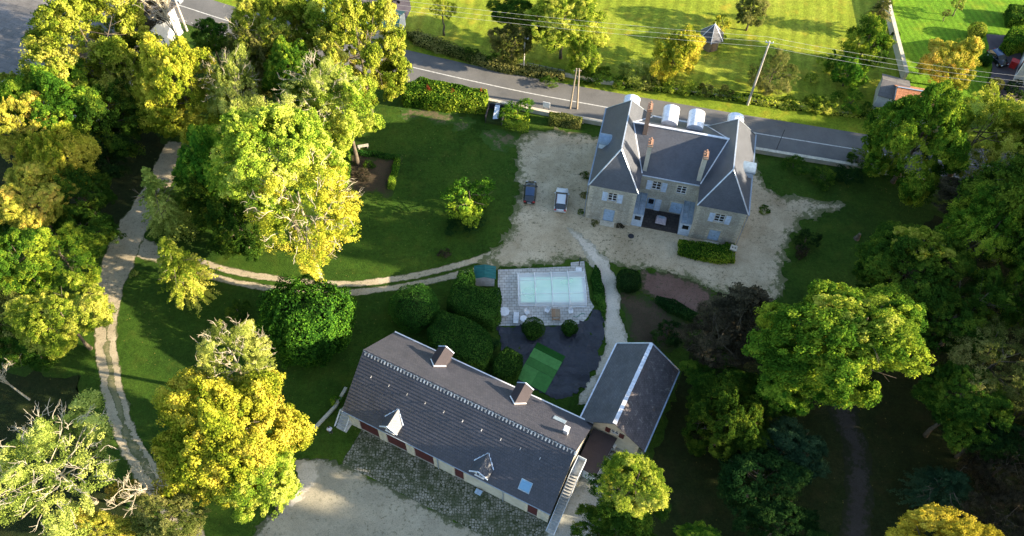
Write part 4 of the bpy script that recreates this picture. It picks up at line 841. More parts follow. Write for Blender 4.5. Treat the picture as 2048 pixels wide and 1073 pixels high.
def lounger(u, v, rz, lab):
    t_ = thing('sun_lounger', lab, 'lounger', G(u, v, .06), rz); m_ = MB()
    for i in range(9): m_.box(-.32, .32, -.95+i*.14, -.84+i*.14, .32, .36)
    m_.box(-.35, -.321, -1, .3, .26, .35).box(.321, .35, -1, .3, .26, .35); m_.build('seat', MAT['white'], t_)
    b_ = MB(); 
    for i in range(5): b_.hexa([(-.32, .3+i*.13, .34+i*.08), (.32, .3+i*.13, .34+i*.08), (.32, .4+i*.13, .4+i*.08), (-.32, .4+i*.13, .4+i*.08)], [(-.32, .3+i*.13, .38+i*.08), (.32, .3+i*.13, .38+i*.08), (.32, .4+i*.13, .44+i*.08), (-.32, .4+i*.13, .44+i*.08)])
    b_.build('backrest', MAT['white'], t_)
    for x in (-.3, .3):
        for y in (-.85, .2): MB().box(x-.03, x+.03, y-.03, y+.03, 0, .26).build('leg', MAT['white'], t_)
def rtable(u, v, r_, lab):
    t_ = thing('garden_table', lab, 'table', G(u, v, .06), 10); m_ = MB(); m_.cyl(0, 0, .69, .73, r_, 8); m_.build('tabletop', MAT['white'], t_)
    for i in range(4):
        a = math.pi/4+i*math.pi/2; MB().bar((math.cos(a)*r_*.4, math.sin(a)*r_*.4, .69), (math.cos(a)*r_*.75, math.sin(a)*r_*.75, 0), .05, .05).build('leg', MAT['white'], t_)
def chair(u, v, rz, lab):
    t_ = thing('garden_chair', lab, 'chair', G(u, v, .06), rz, 'white garden chairs on the pool terrace')
    MB().box(-.27, .27, -.27, .25, .40, .44).build('seat', MAT['white'], t_)
    m_ = MB(); m_.hexa([(-.27, .22, .44), (.27, .22, .44), (.27, .26, .44), (-.27, .26, .44)], [(-.24, .38, .88), (.24, .38, .88), (.24, .42, .88), (-.24, .42, .88)]); m_.build('backrest', MAT['white'], t_)
    m_ = MB(); [m_.box(x-.025, x+.025, -.25, .26, .62, .65) for x in (-.27, .27)]; m_.build('armrest', MAT['white'], t_)
    for x in (-.23, .23):
        for y in (-.22, .22): MB().box(x-.02, x+.02, y-.02, y+.02, 0, .4).build('leg', MAT['white'], t_)
rtable(1008, 629, .72, 'large white octagonal garden table at the terrace edge by the hedge'); lounger(1032, 640, 178, 'white slatted sun lounger beside the octagonal table')
chair(1054, 629, 40, 'white garden chair turned askew right of the lounger'); rtable(1047, 643, .5, 'small round white table half under the round bush'); chair(1094, 625, -30, 'white garden chair left of the brown table'); chair(1141, 627, 8, 'white garden chair nearest the green hose')
t_ = thing('wooden_table', 'brown two leaved table on the pool terrace between round bushes', 'table', G(1111, 632, .06), 2)
MB().box(-.55, -.01, -.62, .62, .72, .76).build('tabletop', MAT['wood_br'], t_); MB().box(.02, .55, -.62, .55, .72, .76).build('tabletop', MAT['wood'], t_); MB().box(-.5, .5, -.9, -.68, .40, .45).build('bench', MAT['wood_br'], t_)
for x in (-.45, .45):
    for y in (-.5, .45): MB().box(x-.03, x+.03, y-.03, y+.03, 0, .72).build('leg', MAT['wood_br'], t_)
    MB().box(x-.03, x+.03, -.82, -.76, 0, .4).build('leg', MAT['wood_br'], t_)
hs_ = MB(); hs_.tube([G(1146+i*2.2, 632+3*math.sin(i*.55)-i*.2, .1) for i in range(12)], .03, 5); tag(hs_.build('garden_hose', paint('green hose', (.03, .25, .16), .5)), 'green hose lying on the pool paving', 'hose')
SHW = thing('pool_shower', 'dark post shower on the raised corner of the pool terrace', 'shower', G(1158, 532, .06), 0)
MB().cyl(0, 0, 0, 2.1, .07, 8).build('post', MAT['dark'], SHW); MB().bar((0, 0, 2.05), (0, -.35, 2.1), .08, .06).build('shower_head', MAT['dark'], SHW); MB().box(-.45, .35, -.9, -.3, 0, .05).build('tray', MAT['white'], SHW)
PH = thing('pool_shed', 'small shed with teal ribbed roof among the hedges by the pool', 'shed', G(970, 562), 1)
MB().box(-1.25, 1.25, -.85, .85, 0, 2.0).build('wall', MAT['wall_white'], PH); r = MB()
for sg in (-1, 1):
    b_ = [(0, -1, 2.35), (sg*1.45, -1, 1.95), (sg*1.45, 1, 1.95), (0, 1, 2.35)]
    r.hexa(b_, [(x, y, z+.05) for x, y, z in b_])
    for i in range(7): y = -.95+i*.31; r.bar((0, y, 2.43), (sg*1.44, y, 2.03), .06, .05)
r.build('roof', MAT['teal'], PH)
# ---------------------------------------------------------------- vehicles
def car(u, v, rz, L, Wd, H, paintm, label, rails=True, plate=True):
    t_ = thing('parked_car', label, 'car', G(u, v, 0), rz); n = 16
    def section(y, hw_, zb, zt, tum=.9, k=.06): return [(-hw_*.96, y, zb), (-hw_, y, zb+.25), (-hw_, y, (zb+zt)/2+.1), (-hw_*tum, y, zt), (0, y, zt+k), (hw_*tum, y, zt), (hw_, y, (zb+zt)/2+.1), (hw_, y, zb+.25), (hw_*.96, y, zb)]
    h = L/2; w_ = Wd/2
    secs = [(-h, w_*.74, .42, .62), (-h+.08, w_*.9, .25, .78), (-h+.35, w_*.98, .2, .98), (-h*.5, w_, .2, .98), (0, w_, .2, .95), (h*.38, w_, .2, .95), (h*.62, w_*.98, .2, .92), (h-.3, w_*.95, .22, .80), (h-.08, w_*.82, .3, .68), (h, w_*.6, .4, .58)]
    b = MB(); rings = []
    for s in secs: rings.append(len(b.v)); b.v += section(*s)
    for a, c in zip(rings, rings[1:]): b.f += [(a+i, a+(i+1) % 9, c+(i+1) % 9, c+i)[::-1] for i in range(9)]
    b.f += [tuple(rings[0]+i for i in range(9)), tuple(rings[-1]+i for i in range(8, -1, -1))]
    bo = b.build('body', paintm, t_, True)
    g_ = MB(); cs = [(-h+.12, w_*.80, .9, .93), (-h+.62, w_*.74, .93, H-.06), (-.2, w_*.76, .95, H-.02), (h*.16, w_*.76, .95, H-.06), (h*.50, w_*.84, .93, .96)]
    rings = []
    for y, ww, zb, zt in cs:
        rings.append(len(g_.v)); g_.v += [(-w_*.94 if y > -h+.3 else -w_*.84, y, .9), (-ww, y, zt), (ww, y, zt), (w_*.94 if y > -h+.3 else w_*.84, y, .9)]
    for a, c in zip(rings, rings[1:]): g_.f += [(a+i, a+i+1, c+i+1, c+i)[::-1] for i in range(3)]
    g_.f += [tuple(rings[0]+i for i in range(4)), tuple(rings[-1]+i for i in range(3, -1, -1))]
    g_.build('glasshouse', MAT['glass'], t_)
    r_ = MB(); rr = [(-h+.66, w_*.70, H-.05), (-.2, w_*.73, H-.002), (h*.13, w_*.70, H-.05)]
    k_ = []
    for y, ww, z in rr: k_.append(len(r_.v)); r_.v += [(-ww, y, z), (-ww*.8, y, z+.035), (ww*.8, y, z+.035), (ww, y, z)]
    for a, c in zip(k_, k_[1:]): r_.f += [(a+i, c+i, c+i+1, a+i+1)[::-1] for i in range(3)]
    r_.build('roof_panel', MAT['sunroof'] if not rails else paintm, t_, True)
    if rails: m_ = MB(); [m_.bar((s*w_*.69, -h+.75, H+.05), (s*w_*.69, h*.1, H+.05), .05, .05) for s in (-1, 1)]; m_.build('roof_rail', MAT['rail'], t_)
    for s in (-1, 1):
        MB().box(s*(w_-.24)-.16, s*(w_-.24)+.16, -h+.0, -h+.12, .68, .86).build('tail_light', MAT['redbin'], t_)
        MB().box(s*(w_-.3)-.15, s*(w_-.3)+.15, h-.22, h-.06, .6, .72).build('headlight', MAT['white'], t_)
        MB().box(s*(w_+.07)-.09, s*(w_+.07)+.09, h*.36, h*.36+.1, .92, 1.04).build('mirror', paintm, t_)
        for y in (-h*.62, h*.64):
            x = s*(w_-.12); pts = [(x-.11, y, .33), (x+.11, y, .33)]; wh = MB().tube(pts, .33, 16).build('wheel', MAT['plastic_dk'], t_); MB().tube([(x+s*.112, y, .33), (x+s*.125, y, .33)], .2, 10).build('rim', MAT['zinc'], wh)
    if plate: MB().box(-.26, .26, -h-.02, -h+.02, .52, .63).build('number_plate', MAT['white'], t_)
    return t_
t = NT('white car paint'); CW = t.col((.62, .64, .66), .25, .6); t = NT('black car paint'); CB = t.col((.008, .010, .014), .2, .7)
t = NT('blue sunroof'); MAT['sunroof'] = t.col((.02, .05, .11), .1, .8); MAT['rail'] = paint('copper roof rail', (.30, .12, .10), .4)
car(1122, 405, -5.5, 4.2, 1.84, 1.5, CW, 'white hatchback car with dark windows parked on the gravel')
car(1060, 390, -3.5, 3.95, 1.74, 1.48, CB, 'black car with bluish glass roof parked beside the white car', False)
car(1992, 122, 200, 3.9, 1.75, 1.45, CB, 'black car on the purple grey driveway of the white house', False, False)
mc = thing('motorbike', 'black motorbike standing on the grey yard behind the teal roof', 'motorbike', G(790, 6), 80)
for y in (-.65, .65):
    MB().tube([(-.06, y, .32), (.06, y, .32)], .32, 14).build('wheel', MAT['plastic_dk'], mc)
MB().hexa([(-.15, -.4, .45), (.15, -.4, .45), (.15, .4, .45), (-.15, .4, .45)], [(-.1, -.55, .8), (.1, -.55, .8), (.1, .3, .95), (-.1, .3, .95)]).build('body', MAT['dark'], mc); MB().bar((-.35, .45, 1.02), (.35, .45, 1.02), .04, .04).build('handlebar', MAT['zinc'], mc)
# ---------------------------------------------------------------- person
pp = thing('person', 'person in a pale shirt and dark trousers standing on grass by the barn steps', 'person', G(662, 866), 200)
vs = [(0, 0, .95), (0, 0, 1.2), (0, -.01, 1.42), (0, 0, 1.52), (0, .01, 1.60), (0, .02, 1.68), (.19, 0, 1.40), (.25, .02, 1.12), (.23, .12, .92), (-.19, 0, 1.40), (-.25, .02, 1.12), (-.23, .12, .92), (.1, 0, .9), (.12, .02, .5), (.12, -.01, .08), (.12, .14, .04), (-.1, 0, .9), (-.12, .02, .5), (-.12, -.01, .08), (-.12, .14, .04)]
es = [(0, 1), (1, 2), (2, 3), (3, 4), (4, 5), (2, 6), (6, 7), (7, 8), (2, 9), (9, 10), (10, 11), (0, 12), (12, 13), (13, 14), (14, 15), (0, 16), (16, 17), (17, 18), (18, 19)]
rd = [.15, .15, .16, .06, .09, .085, .07, .05, .035, .07, .05, .035, .09, .065, .045, .04, .09, .065, .045, .04]
me = bpy.data.meshes.new('body'); me.from_pydata(vs, es, []); po = bpy.data.objects.new('body', me); C.objects.link(po); po.parent = pp; me.materials.append(MAT['skin'])
po.modifiers.new('skin', 'SKIN')
for i, d_ in enumerate(me.skin_vertices[0].data): d_.radius = (rd[i], rd[i]*.8); d_.use_root = (i == 0)
ms_ = po.modifiers.new('sub', 'SUBSURF'); ms_.levels = ms_.render_levels = 1
m_ = MB(); m_.tube([(0, 0, .88), (0, 0, 1.1), (0, 0, 1.35), (0, 0, 1.48)], [.21, .21, .24, .1], 12); [m_.tube([(s*.17, 0, 1.43), (s*.27, .02, 1.1)], [.095, .08], 8) for s in (-1, 1)]; m_.build('shirt', MAT['shirt'], pp, True)
m_ = MB(); [m_.tube([(s*.09, 0, .95), (s*.12, .02, .5), (s*.12, 0, .1)], [.13, .1, .085], 8) for s in (-1, 1)]; m_.build('trousers', MAT['trousers'], pp, True)
MB().tube([(0, 0, 1.66), (0, 0, 1.76), (0, 0, 1.8)], [.11, .1, .04], 10).build('hair', MAT['hair'], pp, True)
# ---------------------------------------------------------------- other buildings
def simple_house(nm_, label, cat, loc, rz, lx, ly, ze, zr, wm, rm, wins=(), along='x', ov=.3):
    h_ = thing(nm_, label, cat, loc, rz); w_ = MB(); w_.box(-lx/2, lx/2, -ly/2, ly/2, 0, ze)
    for x in (-lx/2, lx/2-.2): w_.hexa([(x, -ly/2+.01, ze+.001), (x, ly/2-.01, ze+.001), (x, 0, zr-.08)], [(x+.2, -ly/2+.01, ze+.001), (x+.2, ly/2-.01, ze+.001), (x+.2, 0, zr-.08)])
    w_.build('wall', MAT[wm], h_); r_ = MB(); s_ = (zr-ze)/(ly/2)
    for sg in (-1, 1):
        b_ = [(-lx/2-ov, 0, zr), (lx/2+ov, 0, zr), (lx/2+ov, sg*(ly/2+ov), ze-s_*ov), (-lx/2-ov, sg*(ly/2+ov), ze-s_*ov)]
        r_.hexa(b_, [(x, y, z+.1) for x, y, z in b_])
    ro = r_.build('roof', MAT[rm], h_); k_ = MB(); k_.bar((-lx/2-ov, 0, zr+.13), (lx/2+ov, 0, zr+.13), .25, .08); k_.build('ridge_tile', MAT['lead'], ro)
    for (side, c_, z0_, z1_, wd) in wins:
        m_ = MB()
        if side == 's': m_.box(c_-wd/2, c_+wd/2, -ly/2-.02, -ly/2-.002, z0_, z1_)
        elif side == 'w': m_.box(-lx/2-.02, -lx/2-.002, c_-wd/2, c_+wd/2, z0_, z1_)
        else: m_.box(lx/2+.002, lx/2+.02, c_-wd/2, c_+wd/2, z0_, z1_)
        o = m_.build('window', MAT['glass'], h_)
    return h_
# industrial building top left
p0 = np.array(G(0, 72, 7.2)); p1 = np.array(G(100/2.682+30, 95, 7.2)); azr = math.degrees(math.atan2(*(np.array(G(270, 82, 6))[:2]-np.array(G(30, 3, 6))[:2])[::-1]))
IB = thing('industrial_building', 'large industrial building with a low grey roof at the top left corner', 'building', G(60, 75, 0), azr)
w_ = MB().box(-46, 22, -12, 11, 0, 5.0).build('wall', MAT['wall_white'], IB)
for sg, nm in ((-1, 'old_slate'), (1, 'grey_roof')):
    if 'grey_roof' not in MAT: MAT['grey_roof'] = m_roof('grey fibre cement', 2.4, 1.1, (.135, .125, .115), (.18, .165, .155), (.08, .075, .07), .8, .3, .7)
    b_ = [(-46.4, 0, 6.6), (22.4, 0, 6.6), (22.4, sg*12.4, 5.02), (-46.4, sg*12.4, 5.02)]; MB().hexa(b_, [(x, y, z+.15) for x, y, z in b_]).build('roof', MAT['grey_roof'], IB)
MB().bar((-46.4, 12.6, 5.2), (22.4, 12.6, 5.2), .9, .5).build('gutter', MAT['zinc'], IB)
wa = G(283, 88, 0)
GH = thing('ribbed_shelter', 'small shelter with white ribbed curved roof beneath the brown tree', 'shelter', wa, 25)
r = MB(); n = 14
for i in range(n): a0 = math.pi*i/n; a1 = math.pi*(i+1)/n; r.hexa([(-2, -1.6*math.cos(a0), 2+.8*math.sin(a0)), (-2, -1.6*math.cos(a1), 2+.8*math.sin(a1)), (2, -1.6*math.cos(a1), 2+.8*math.sin(a1)), (2, -1.6*math.cos(a0), 2+.8*math.sin(a0))], [(-2, -1.7*math.cos(a0), 2.06+.86*math.sin(a0)), (-2, -1.7*math.cos(a1), 2.06+.8*math.sin(a1)), (2, -1.7*math.cos(a1), 2.06+.8*math.sin(a1)), (2, -1.7*math.cos(a0), 2.06+.86*math.sin(a0))])
r.build('roof', MAT['white'], GH); MB().box(-1.9, 1.9, -1.5, 1.5, 0, 2.0).build('wall', MAT['zinc'], GH)
ga, gb = np.array(G(708, 22, 3.2)), np.array(G(803, 36, 3.2)); az = math.degrees(math.atan2(gb[1]-ga[1], gb[0]-ga[0])); gc = (ga+gb)/2
gb2 = gb[:2]-np.array([math.cos(R(az)), math.sin(R(az))])*8.2
simple_house('teal_roofed_shed', 'long white shed with teal ribbed sheet roof by the road', 'shed', (gb2[0], gb2[1], 0), az, 16, 4.6, 2.5, 3.7, 'wall_white', 'teal', ov=.15)
gp = G(560, 112, 0); simple_house('stone_hut', 'grey roofed hut glimpsed between the tall trees', 'hut', gp, -10, 5, 4, 2.6, 4.2, 'wall_white', 'grey_roof')
# gazebo
gx_, gy_, _ = G(1418, 93); GZ = thing('gazebo', 'brick gazebo with a pointed slate roof on the sunny meadow', 'gazebo', (gx_, gy_, 0), 20)
w_ = MB(); rr = 1.55; hexp = [(rr*math.cos(R(60*i)), rr*math.sin(R(60*i))) for i in range(6)]; w_.prism(hexp, 0, 2.3); w_.build('wall', MAT['wood'], GZ)
r = MB(); top = (0, 0, 4.6); e = [(2.15*math.cos(R(60*i)), 2.15*math.sin(R(60*i)), 2.2) for i in range(6)]
for i in range(6): r.poly([e[i], e[(i+1) % 6], top])
r.poly(e[::-1]); ro = r.build('roof', MAT['old_slate'], GZ); k = MB(); [k.bar(e[i], top, .08, .06) for i in range(6)]; k.cyl(0, 0, 4.55, 5.1, .04, 6, .01); k.build('ridge_flashing', MAT['zinc_white'], ro)
MB().box(-.4, .4, -1.42, -1.36, .05, 2.0).build('door', MAT['wood_br'], GZ)
# ruined roadside shed and orange roofed house under the tree
hp = G(1772, 205); RS = thing('roadside_shed', 'small grey roadside shed with a cracked pale roof', 'shed', hp, -20)
MB().box(-1.9, 1.9, -2.3, 2.3, 0, 3.0).build('wall', MAT['wall_white'], RS); r = MB()
for sg in (-1, 1):
    b_ = [(-2.1, 0, 4.0), (2.1, 0, 4.0), (2.1, sg*2.6, 2.95), (-2.1, sg*2.6, 2.95)]; r.hexa(b_, [(x, y, z+.12) for x, y, z in b_])
r.build('roof', MAT['grey_roof'], RS)
simple_house('orange_roofed_house', 'small house with orange tile roof half hidden by the big maple', 'house', G(1822, 232), -12, 7.5, 6, 3, 5, 'wall_white', 'orange_tile')
hh_ = G(2062, 160)
WH = simple_house('white_house', 'white walled house with a dark window at the right edge', 'house', (hh_[0]+3.0, hh_[1]+1.2, 0), -30, 9, 9, 4.2, 7, 'wall_white', 'orange_tile', wins=[('w', -2.8, .8, 2.8, 1.6)])
bn_ = G(2023, 135); bb = thing('red_bin', 'red bin standing against the white house wall', 'bin', bn_, -30); MB().hexa([(-.45, -.35, .05), (.45, -.35, .05), (.45, .35, .05), (-.45, .35, .05)], [(-.55, -.45, 1.3), (.55, -.45, 1.3), (.55, .45, 1.3), (-.55, .45, 1.3)]).build('body', MAT['redbin'], bb); MB().box(-.6, .6, -.5, .5, 1.302, 1.4).build('lid', MAT['redbin'], bb)
# walls
def wallline(nm_, label, pxs, h, th, mat, cat='wall', cap=None, world=False):
    P_ = [Vector(p) if world else Vector(G(*p)) for p in pxs]; c = P_[0]; t_ = thing(nm_, label, cat, c); m_ = MB(); k_ = MB()
    for a, b in zip(P_, P_[1:]): m_.bar(a-c+Vector((0, 0, h/2)), b-c+Vector((0, 0, h/2)), th, h); k_.bar(a-c+Vector((0, 0, h+.05)), b-c+Vector((0, 0, h+.05)), th+.12, .1)
    m_.build('wall_body', MAT[mat], t_); k_.build('coping', MAT[cap or mat], t_); return t_
wallline('garden_wall', 'long stone wall dividing the meadow from the bright lawn', [(1763, -10), (1775, 40), (1790, 100), (1806, 162)], 1.6, .5, 'render', cap='quoin')
wallline('roadside_wall', 'low pale wall under the hedges along the far verge', [(1000, 126), (1100, 147), (1200, 167), (1400, 190), (1600, 219), (1770, 240)], .5, .3, 'quoin')
sp = offset_line(ROAD, -3.9, -3.9)[0]
wallline('retaining_wall', 'low stone retaining wall along the near side of the road', [tuple(p) for p in sp[38:84:3]], .75, .4, 'render', cap='quoin', world=True)
# iron fence by the road
F0, F1 = Vector(G(1054, 140)), Vector(G(1128, 156)); fc = thing('iron_fence', 'dark mesh fence with posts beside the short pole', 'fence', F0); m_ = MB(); d = F1-F0; n = 6
for i in range(n+1): MB().cyl(d.x*i/n, d.y*i/n, 0, 1.7, .05, 6).build('post', MAT['dark'], fc)
for i in range(40): f = i/40; m_.cyl(d.x*f, d.y*f, .3, 1.5, .012, 4)
for z in (.3, .9, 1.5): m_.bar((0, 0, z), (d.x, d.y, z), .03, .04)
m_.build('mesh_panel', MAT['lead'], fc)
# poles, wires
def pole(nm_, label, u, v, h, r0, r1, mat, arm=True, z0=0):
    t_ = thing(nm_, label, 'pole', G(u, v)); MB().cyl(0, 0, 0, h, r0, 10, r1).build('shaft', MAT[mat], t_)
    if arm: 
        MB().bar((-.55, .1, h-.25), (.55, -.1, h-.25), .1, .1).build('crossarm', MAT['zinc'], t_)
        for s in (-.5, 0, .5): MB().cyl(s, -.18*s, h-.2, h+.05, .05, 8).build('insulator', MAT['white'], t_)
    return t_
pole('utility_pole', 'tall pale concrete pole leaning over the far verge', 1495, 210, 12.6, .2, .12, 'pole')
pole('utility_pole', 'pale concrete pole rising behind the bare white tree', 374, 62, 12.5, .2, .12, 'pole')
pole('utility_pole', 'short white pole beside the iron fence', 1047, 143, 6.9, .14, .1, 'pole')
tp = thing('twin_pole', 'pair of wooden poles joined at the clipped hedge on the near road edge', 'pole', G(1147, 218)); 
for x, l in ((-.55, .0), (.55, .0)): MB().tube([(x, 0, 0), (x*.35, 0, 8.2)], [.16, .1], 8).build('shaft', MAT['wood_pole'], tp)
MB().bar((-.35, 0, 5), (.35, 0, 5), .08, .08).bar((-.6, 0, 7.8), (.6, 0, 7.8), .1, .1).build('brace', MAT['wood_pole'], tp)
pole('lamp_pole', 'thin dark post on the near road edge right of the mansion', 1553, 299, 4.2, .05, .04, 'dark', False)
pole('utility_pole', 'pale pole at the right edge below the road', 2013, 352, 9., .16, .1, 'pole', False)
tops = [Vector(G(*p, 12.5)) for p in [(345, -55), (1537, 82), (2330, 188)]]
for k_, (dy, dz) in enumerate(((.75, .1), (0, -.0), (-.75, -.1))):
    m_ = MB()
    for a, b in zip(tops, tops[1:]):
        pts = [a.lerp(b, i/20)+Vector((0, dy*1.3, dz-1.1*4*(i/20)*(1-i/20)-.2)) for i in range(21)]; m_.tube(pts, .017, 4)
    tag(m_.build('power_line', MAT['wire']), 'pale power cable crossing above the road, %s of the three' % ('farthest', 'middle', 'nearest')[k_], 'cable', 'power cables strung between the poles')
# roadside bits
sg_ = thing('sign_board', 'square white sign board standing on the roadside wall', 'sign', G(1092, 224), -14); MB().box(-.55, .55, -.04, .04, .9, 2.0).build('board', MAT['white'], sg_); [MB().box(x-.04, x+.04, .05, .1, 0, 1.4).build('post', MAT['dark'], sg_) for x in (-.4, .4)]
cp = thing('compost_bay', 'dark wooden compost bay at the end of the red hedge', 'compost bay', G(990, 238), -10)
MB().box(-1.3, -1.2, -1.2, 1.6, 0, 1.5).build('side_panel', MAT['dark'], cp); MB().box(1.2, 1.3, -1.2, 1.6, 0, 1.5).build('side_panel', MAT['dark'], cp); MB().box(-1.2, 1.2, 1.5, 1.6, 0, 1.6).build('back_panel', MAT['dark'], cp); MB().box(-1.2, 1.2, -1.2, 1.5, 0, .5).build('heap', MAT['brown_soil'], cp)
cs = MB(); cs.hexa([(-.45, -1.4, .9), (.35, -1.3, .9), (.6, 1.2, 1.5), (-.1, 1.3, 1.5)], [(-.45, -1.4, .94), (.35, -1.3, .94), (.6, 1.2, 1.54), (-.1, 1.3, 1.54)]); o = cs.build('plastic_sheet', MAT['blue_white']); o.location = G(992, 234); tag(o, 'pale blue sheet laid over the compost bay', 'sheet')
bnch = thing('stone_bench', 'small pale bench under the trees by the low hedge', 'bench', G(727, 296), 15); MB().box(-.8, .8, -.25, .25, .4, .48).build('seat', MAT['quoin'], bnch); [MB().box(x-.1, x+.1, -.2, .2, 0, .4).build('leg', MAT['quoin'], bnch) for x in (-.6, .6)]
gpst = thing('stone_post', 'short white stone post right of the clipped roadside hedge', 'post', G(1165, 247)); MB().box(-.15, .15, -.15, .15, 0, 1.).build('shaft', MAT['quoin'], gpst); MB().box(-.2, .2, -.2, .2, 1.002, 1.1).build('cap', MAT['quoin'], gpst)
sn = thing('tree_stump', 'dark old stump on the shaded lawn at the right', 'stump', G(1713, 478)); MB().tube([(0, 0, 0), (.05, 0, .5), (.1, .05, 1.1)], [.45, .3, .2], 9).build('wood', MAT['bark'], sn)
# yard bits
for i, (u, v, r_, l) in enumerate([(1262, 473, .42, 'round dark manhole cover on the gravel before the mansion court'), (1220, 949, .45, 'manhole cover nearer the slate outbuilding on the concrete'), (1193, 978, .42, 'manhole cover nearer the barn stairs on the concrete')]):
    o = MB().cyl(0, 0, .045, .07, r_, 20).cyl(0, 0, .0701, .08, r_*.8, 20).build('manhole_cover', MAT['lead'] if i in (1, 2) else MAT['dark']); o.location = G(u, v, 0); tag(o, l, 'manhole cover')
ac = thing('heat_pump', 'white box unit against the slate outbuilding wall', 'heat pump', (ax_-2.6, ay_+1.0, .04), -25); MB().box(-.35, .35, -.2, .2, 0, .75).build('casing', MAT['white'], ac); MB().tube([(0, -.21, .4), (0, -.22, .4)], .22, 14).build('grille', MAT['dark'], ac)
hm = MB()
for i in range(7):
    cx_, cy_ = random.uniform(-1.2, 1.2), random.uniform(-.3, .3); hm.tube([(cx_+.45*math.cos(a*.5), cy_+.35*math.sin(a*.5), .07+.03*i) for a in range(13)], .03, 5)
o = hm.build('coiled_hose', MAT['plastic_dk']); o.location = (ax_-3.1, ay_+.0, .02); tag(o, 'tangled black hose coiled on the concrete', 'hose')
MB_ = MB()
for i in range(4): bb_ = MB(); bb_.box(-.28, .28, -.25, .25, 0, .3).box(-.3, .3, -.27, -.251, .25, .33); o = bb_.build('plastic_crate', MAT['white']); p = Bl(21.3+i*.7, 12.1+.05*(i % 2)); o.location = (p[0], p[1], .02); o.rotation_euler.z = R(-25+8*i); tag(o, ['white crate at the left end of the row behind the barn', 'second white crate from the left behind the barn', 'third white crate from the left behind the barn', 'white crate nearest the slate outbuilding behind the barn'][i], 'crate', 'white crates behind the barn')
rw = wallline('low_wall', 'low mossy wall running from the barn steps into the grass', [(693, 778), (672, 815), (650, 838), (627, 862)], .35, .25, 'render')
st2 = thing('blue_planter', 'pale blue tub standing at the barn wall', 'tub', Bl(17.35, -.55, .05), -25); MB().hexa([(-.3, -.2, 0), (.3, -.2, 0), (.3, .2, 0), (-.3, .2, 0)], [(-.4, -.28, .45), (.4, -.28, .45), (.4, .28, .45), (-.4, .28, .45)]).build('tub', MAT['blue'], st2)
# ---------------------------------------------------------------- hedges and shrubs
hedge([(800, 170), (840, 152), (975, 178), (972, 205), (880, 200), (806, 190)], 2.6, 'fresh', 'long leafy hedge with red tips along the near road edge', 9000, .28, .6)
hedge([(893, 600), (918, 540), (946, 534), (950, 572), (1001, 575), (1000, 625), (985, 640), (920, 618)], 3.0, 'box', 'tall clipped hedge block left of the pool terrace', 16000, .17, .4)
hedge([(855, 655), (885, 617), (950, 640), (980, 665), (985, 700), (965, 730), (900, 712), (858, 690)], 3.2, 'box', 'wide rounded hedge block behind the barn roof', 16000, .17, .7)
hedge([(985, 722), (1012, 692), (1046, 708), (1036, 745), (1013, 760), (988, 745)], 2.4, 'box', 'smaller cube shaped hedge left of the artificial turf', 8000, .16, .4)
hedge([(1360, 478), (1470, 490), (1472, 520), (1420, 518), (1358, 502)], 1.1, 'fresh', 'low yellow green hedge below the mansion right pavilion', 5000, .2, .3)
hedge([(1100, 222), (1164, 233), (1162, 244), (1098, 236)], 1.7, 'olive', 'clipped brownish hedge on the near road edge by the twin pole', 4500, .18, .2)
hedge([(683, 305), (698, 300), (700, 350), (688, 375), (678, 372)], .7, 'fresh', 'low box hedge on the left side of the soil bed', 2500, .15, .2)
hedge([(700, 296), (800, 309), (800, 316), (700, 303)], .7, 'box', 'low box hedge along the top of the soil bed', 2500, .15, .2)
hedge([(790, 316), (800, 317), (786, 375), (774, 372)], .7, 'fresh', 'low box hedge on the right side of the soil bed', 2500, .15, .2)
hedge([(1190, 530), (1200, 545), (1210, 590), (1212, 640), (1200, 618), (1190, 600), (1183, 560)], .35, 'box', 'narrow strip of grassy ground cover right of the pool', 3500, .2, .1, 'plant_strip', 'plants')
hedge([(812, 62), (830, 60), (1000, 122), (1130, 142), (1128, 152), (1000, 134), (830, 80)], 1.3, 'olive', 'scrubby hedge bordering the far verge at the left', 6000, .3, .4)
hedge([(1230, 150), (1400, 170), (1560, 196), (1700, 215), (1760, 222), (1755, 234), (1560, 210), (1400, 185), (1228, 168)], .8, 'lime', 'long untidy yellow green hedge along the far verge', 9000, .3, .5)
hedge([(2020, 8), (2060, 10), (2060, 40), (2024, 34)], 2.2, 'green', 'dark clipped hedge in the top right corner', 4000, .25, .3)
hedge([(2026, 52), (2060, 50), (2060, 80), (2032, 88), (2012, 78)], 2.6, 'fresh', 'bright clipped hedge beside the white house', 4500, .25, .3)
hedge([(1315, 590), (1350, 600), (1400, 628), (1392, 640), (1345, 622), (1312, 600)], .9, 'dark', 'low dark hedge along the red bed', 3500, .18, .3)
ball(829, 615, 48, 'box', 'large smooth clipped ball bush on the lawn above the barn', 4.2)
ball(1067, 657, 22, 'box', 'larger round bush at the lower edge of the pool terrace', 2.7)
ball(1139, 656, 16, 'box', 'smaller round bush at the lower edge of the pool terrace', 1.8)
ball(1257, 562, 25, 'dark', 'round dark bush beside the white path', 2.4)
ball(1992, 170, 14, 'olive', 'clipped ball bush at the bottom of the driveway', 2.0); ball(1972, 120, 12, 'box', 'dark clipped ball beside the parked black car', 2.0)
ball(1955, 62, 17, 'lime', 'round sunlit bush on the striped lawn', 2.6); ball(1791, 72, 9, 'green', 'small bush beside the long stone wall', 1.4)
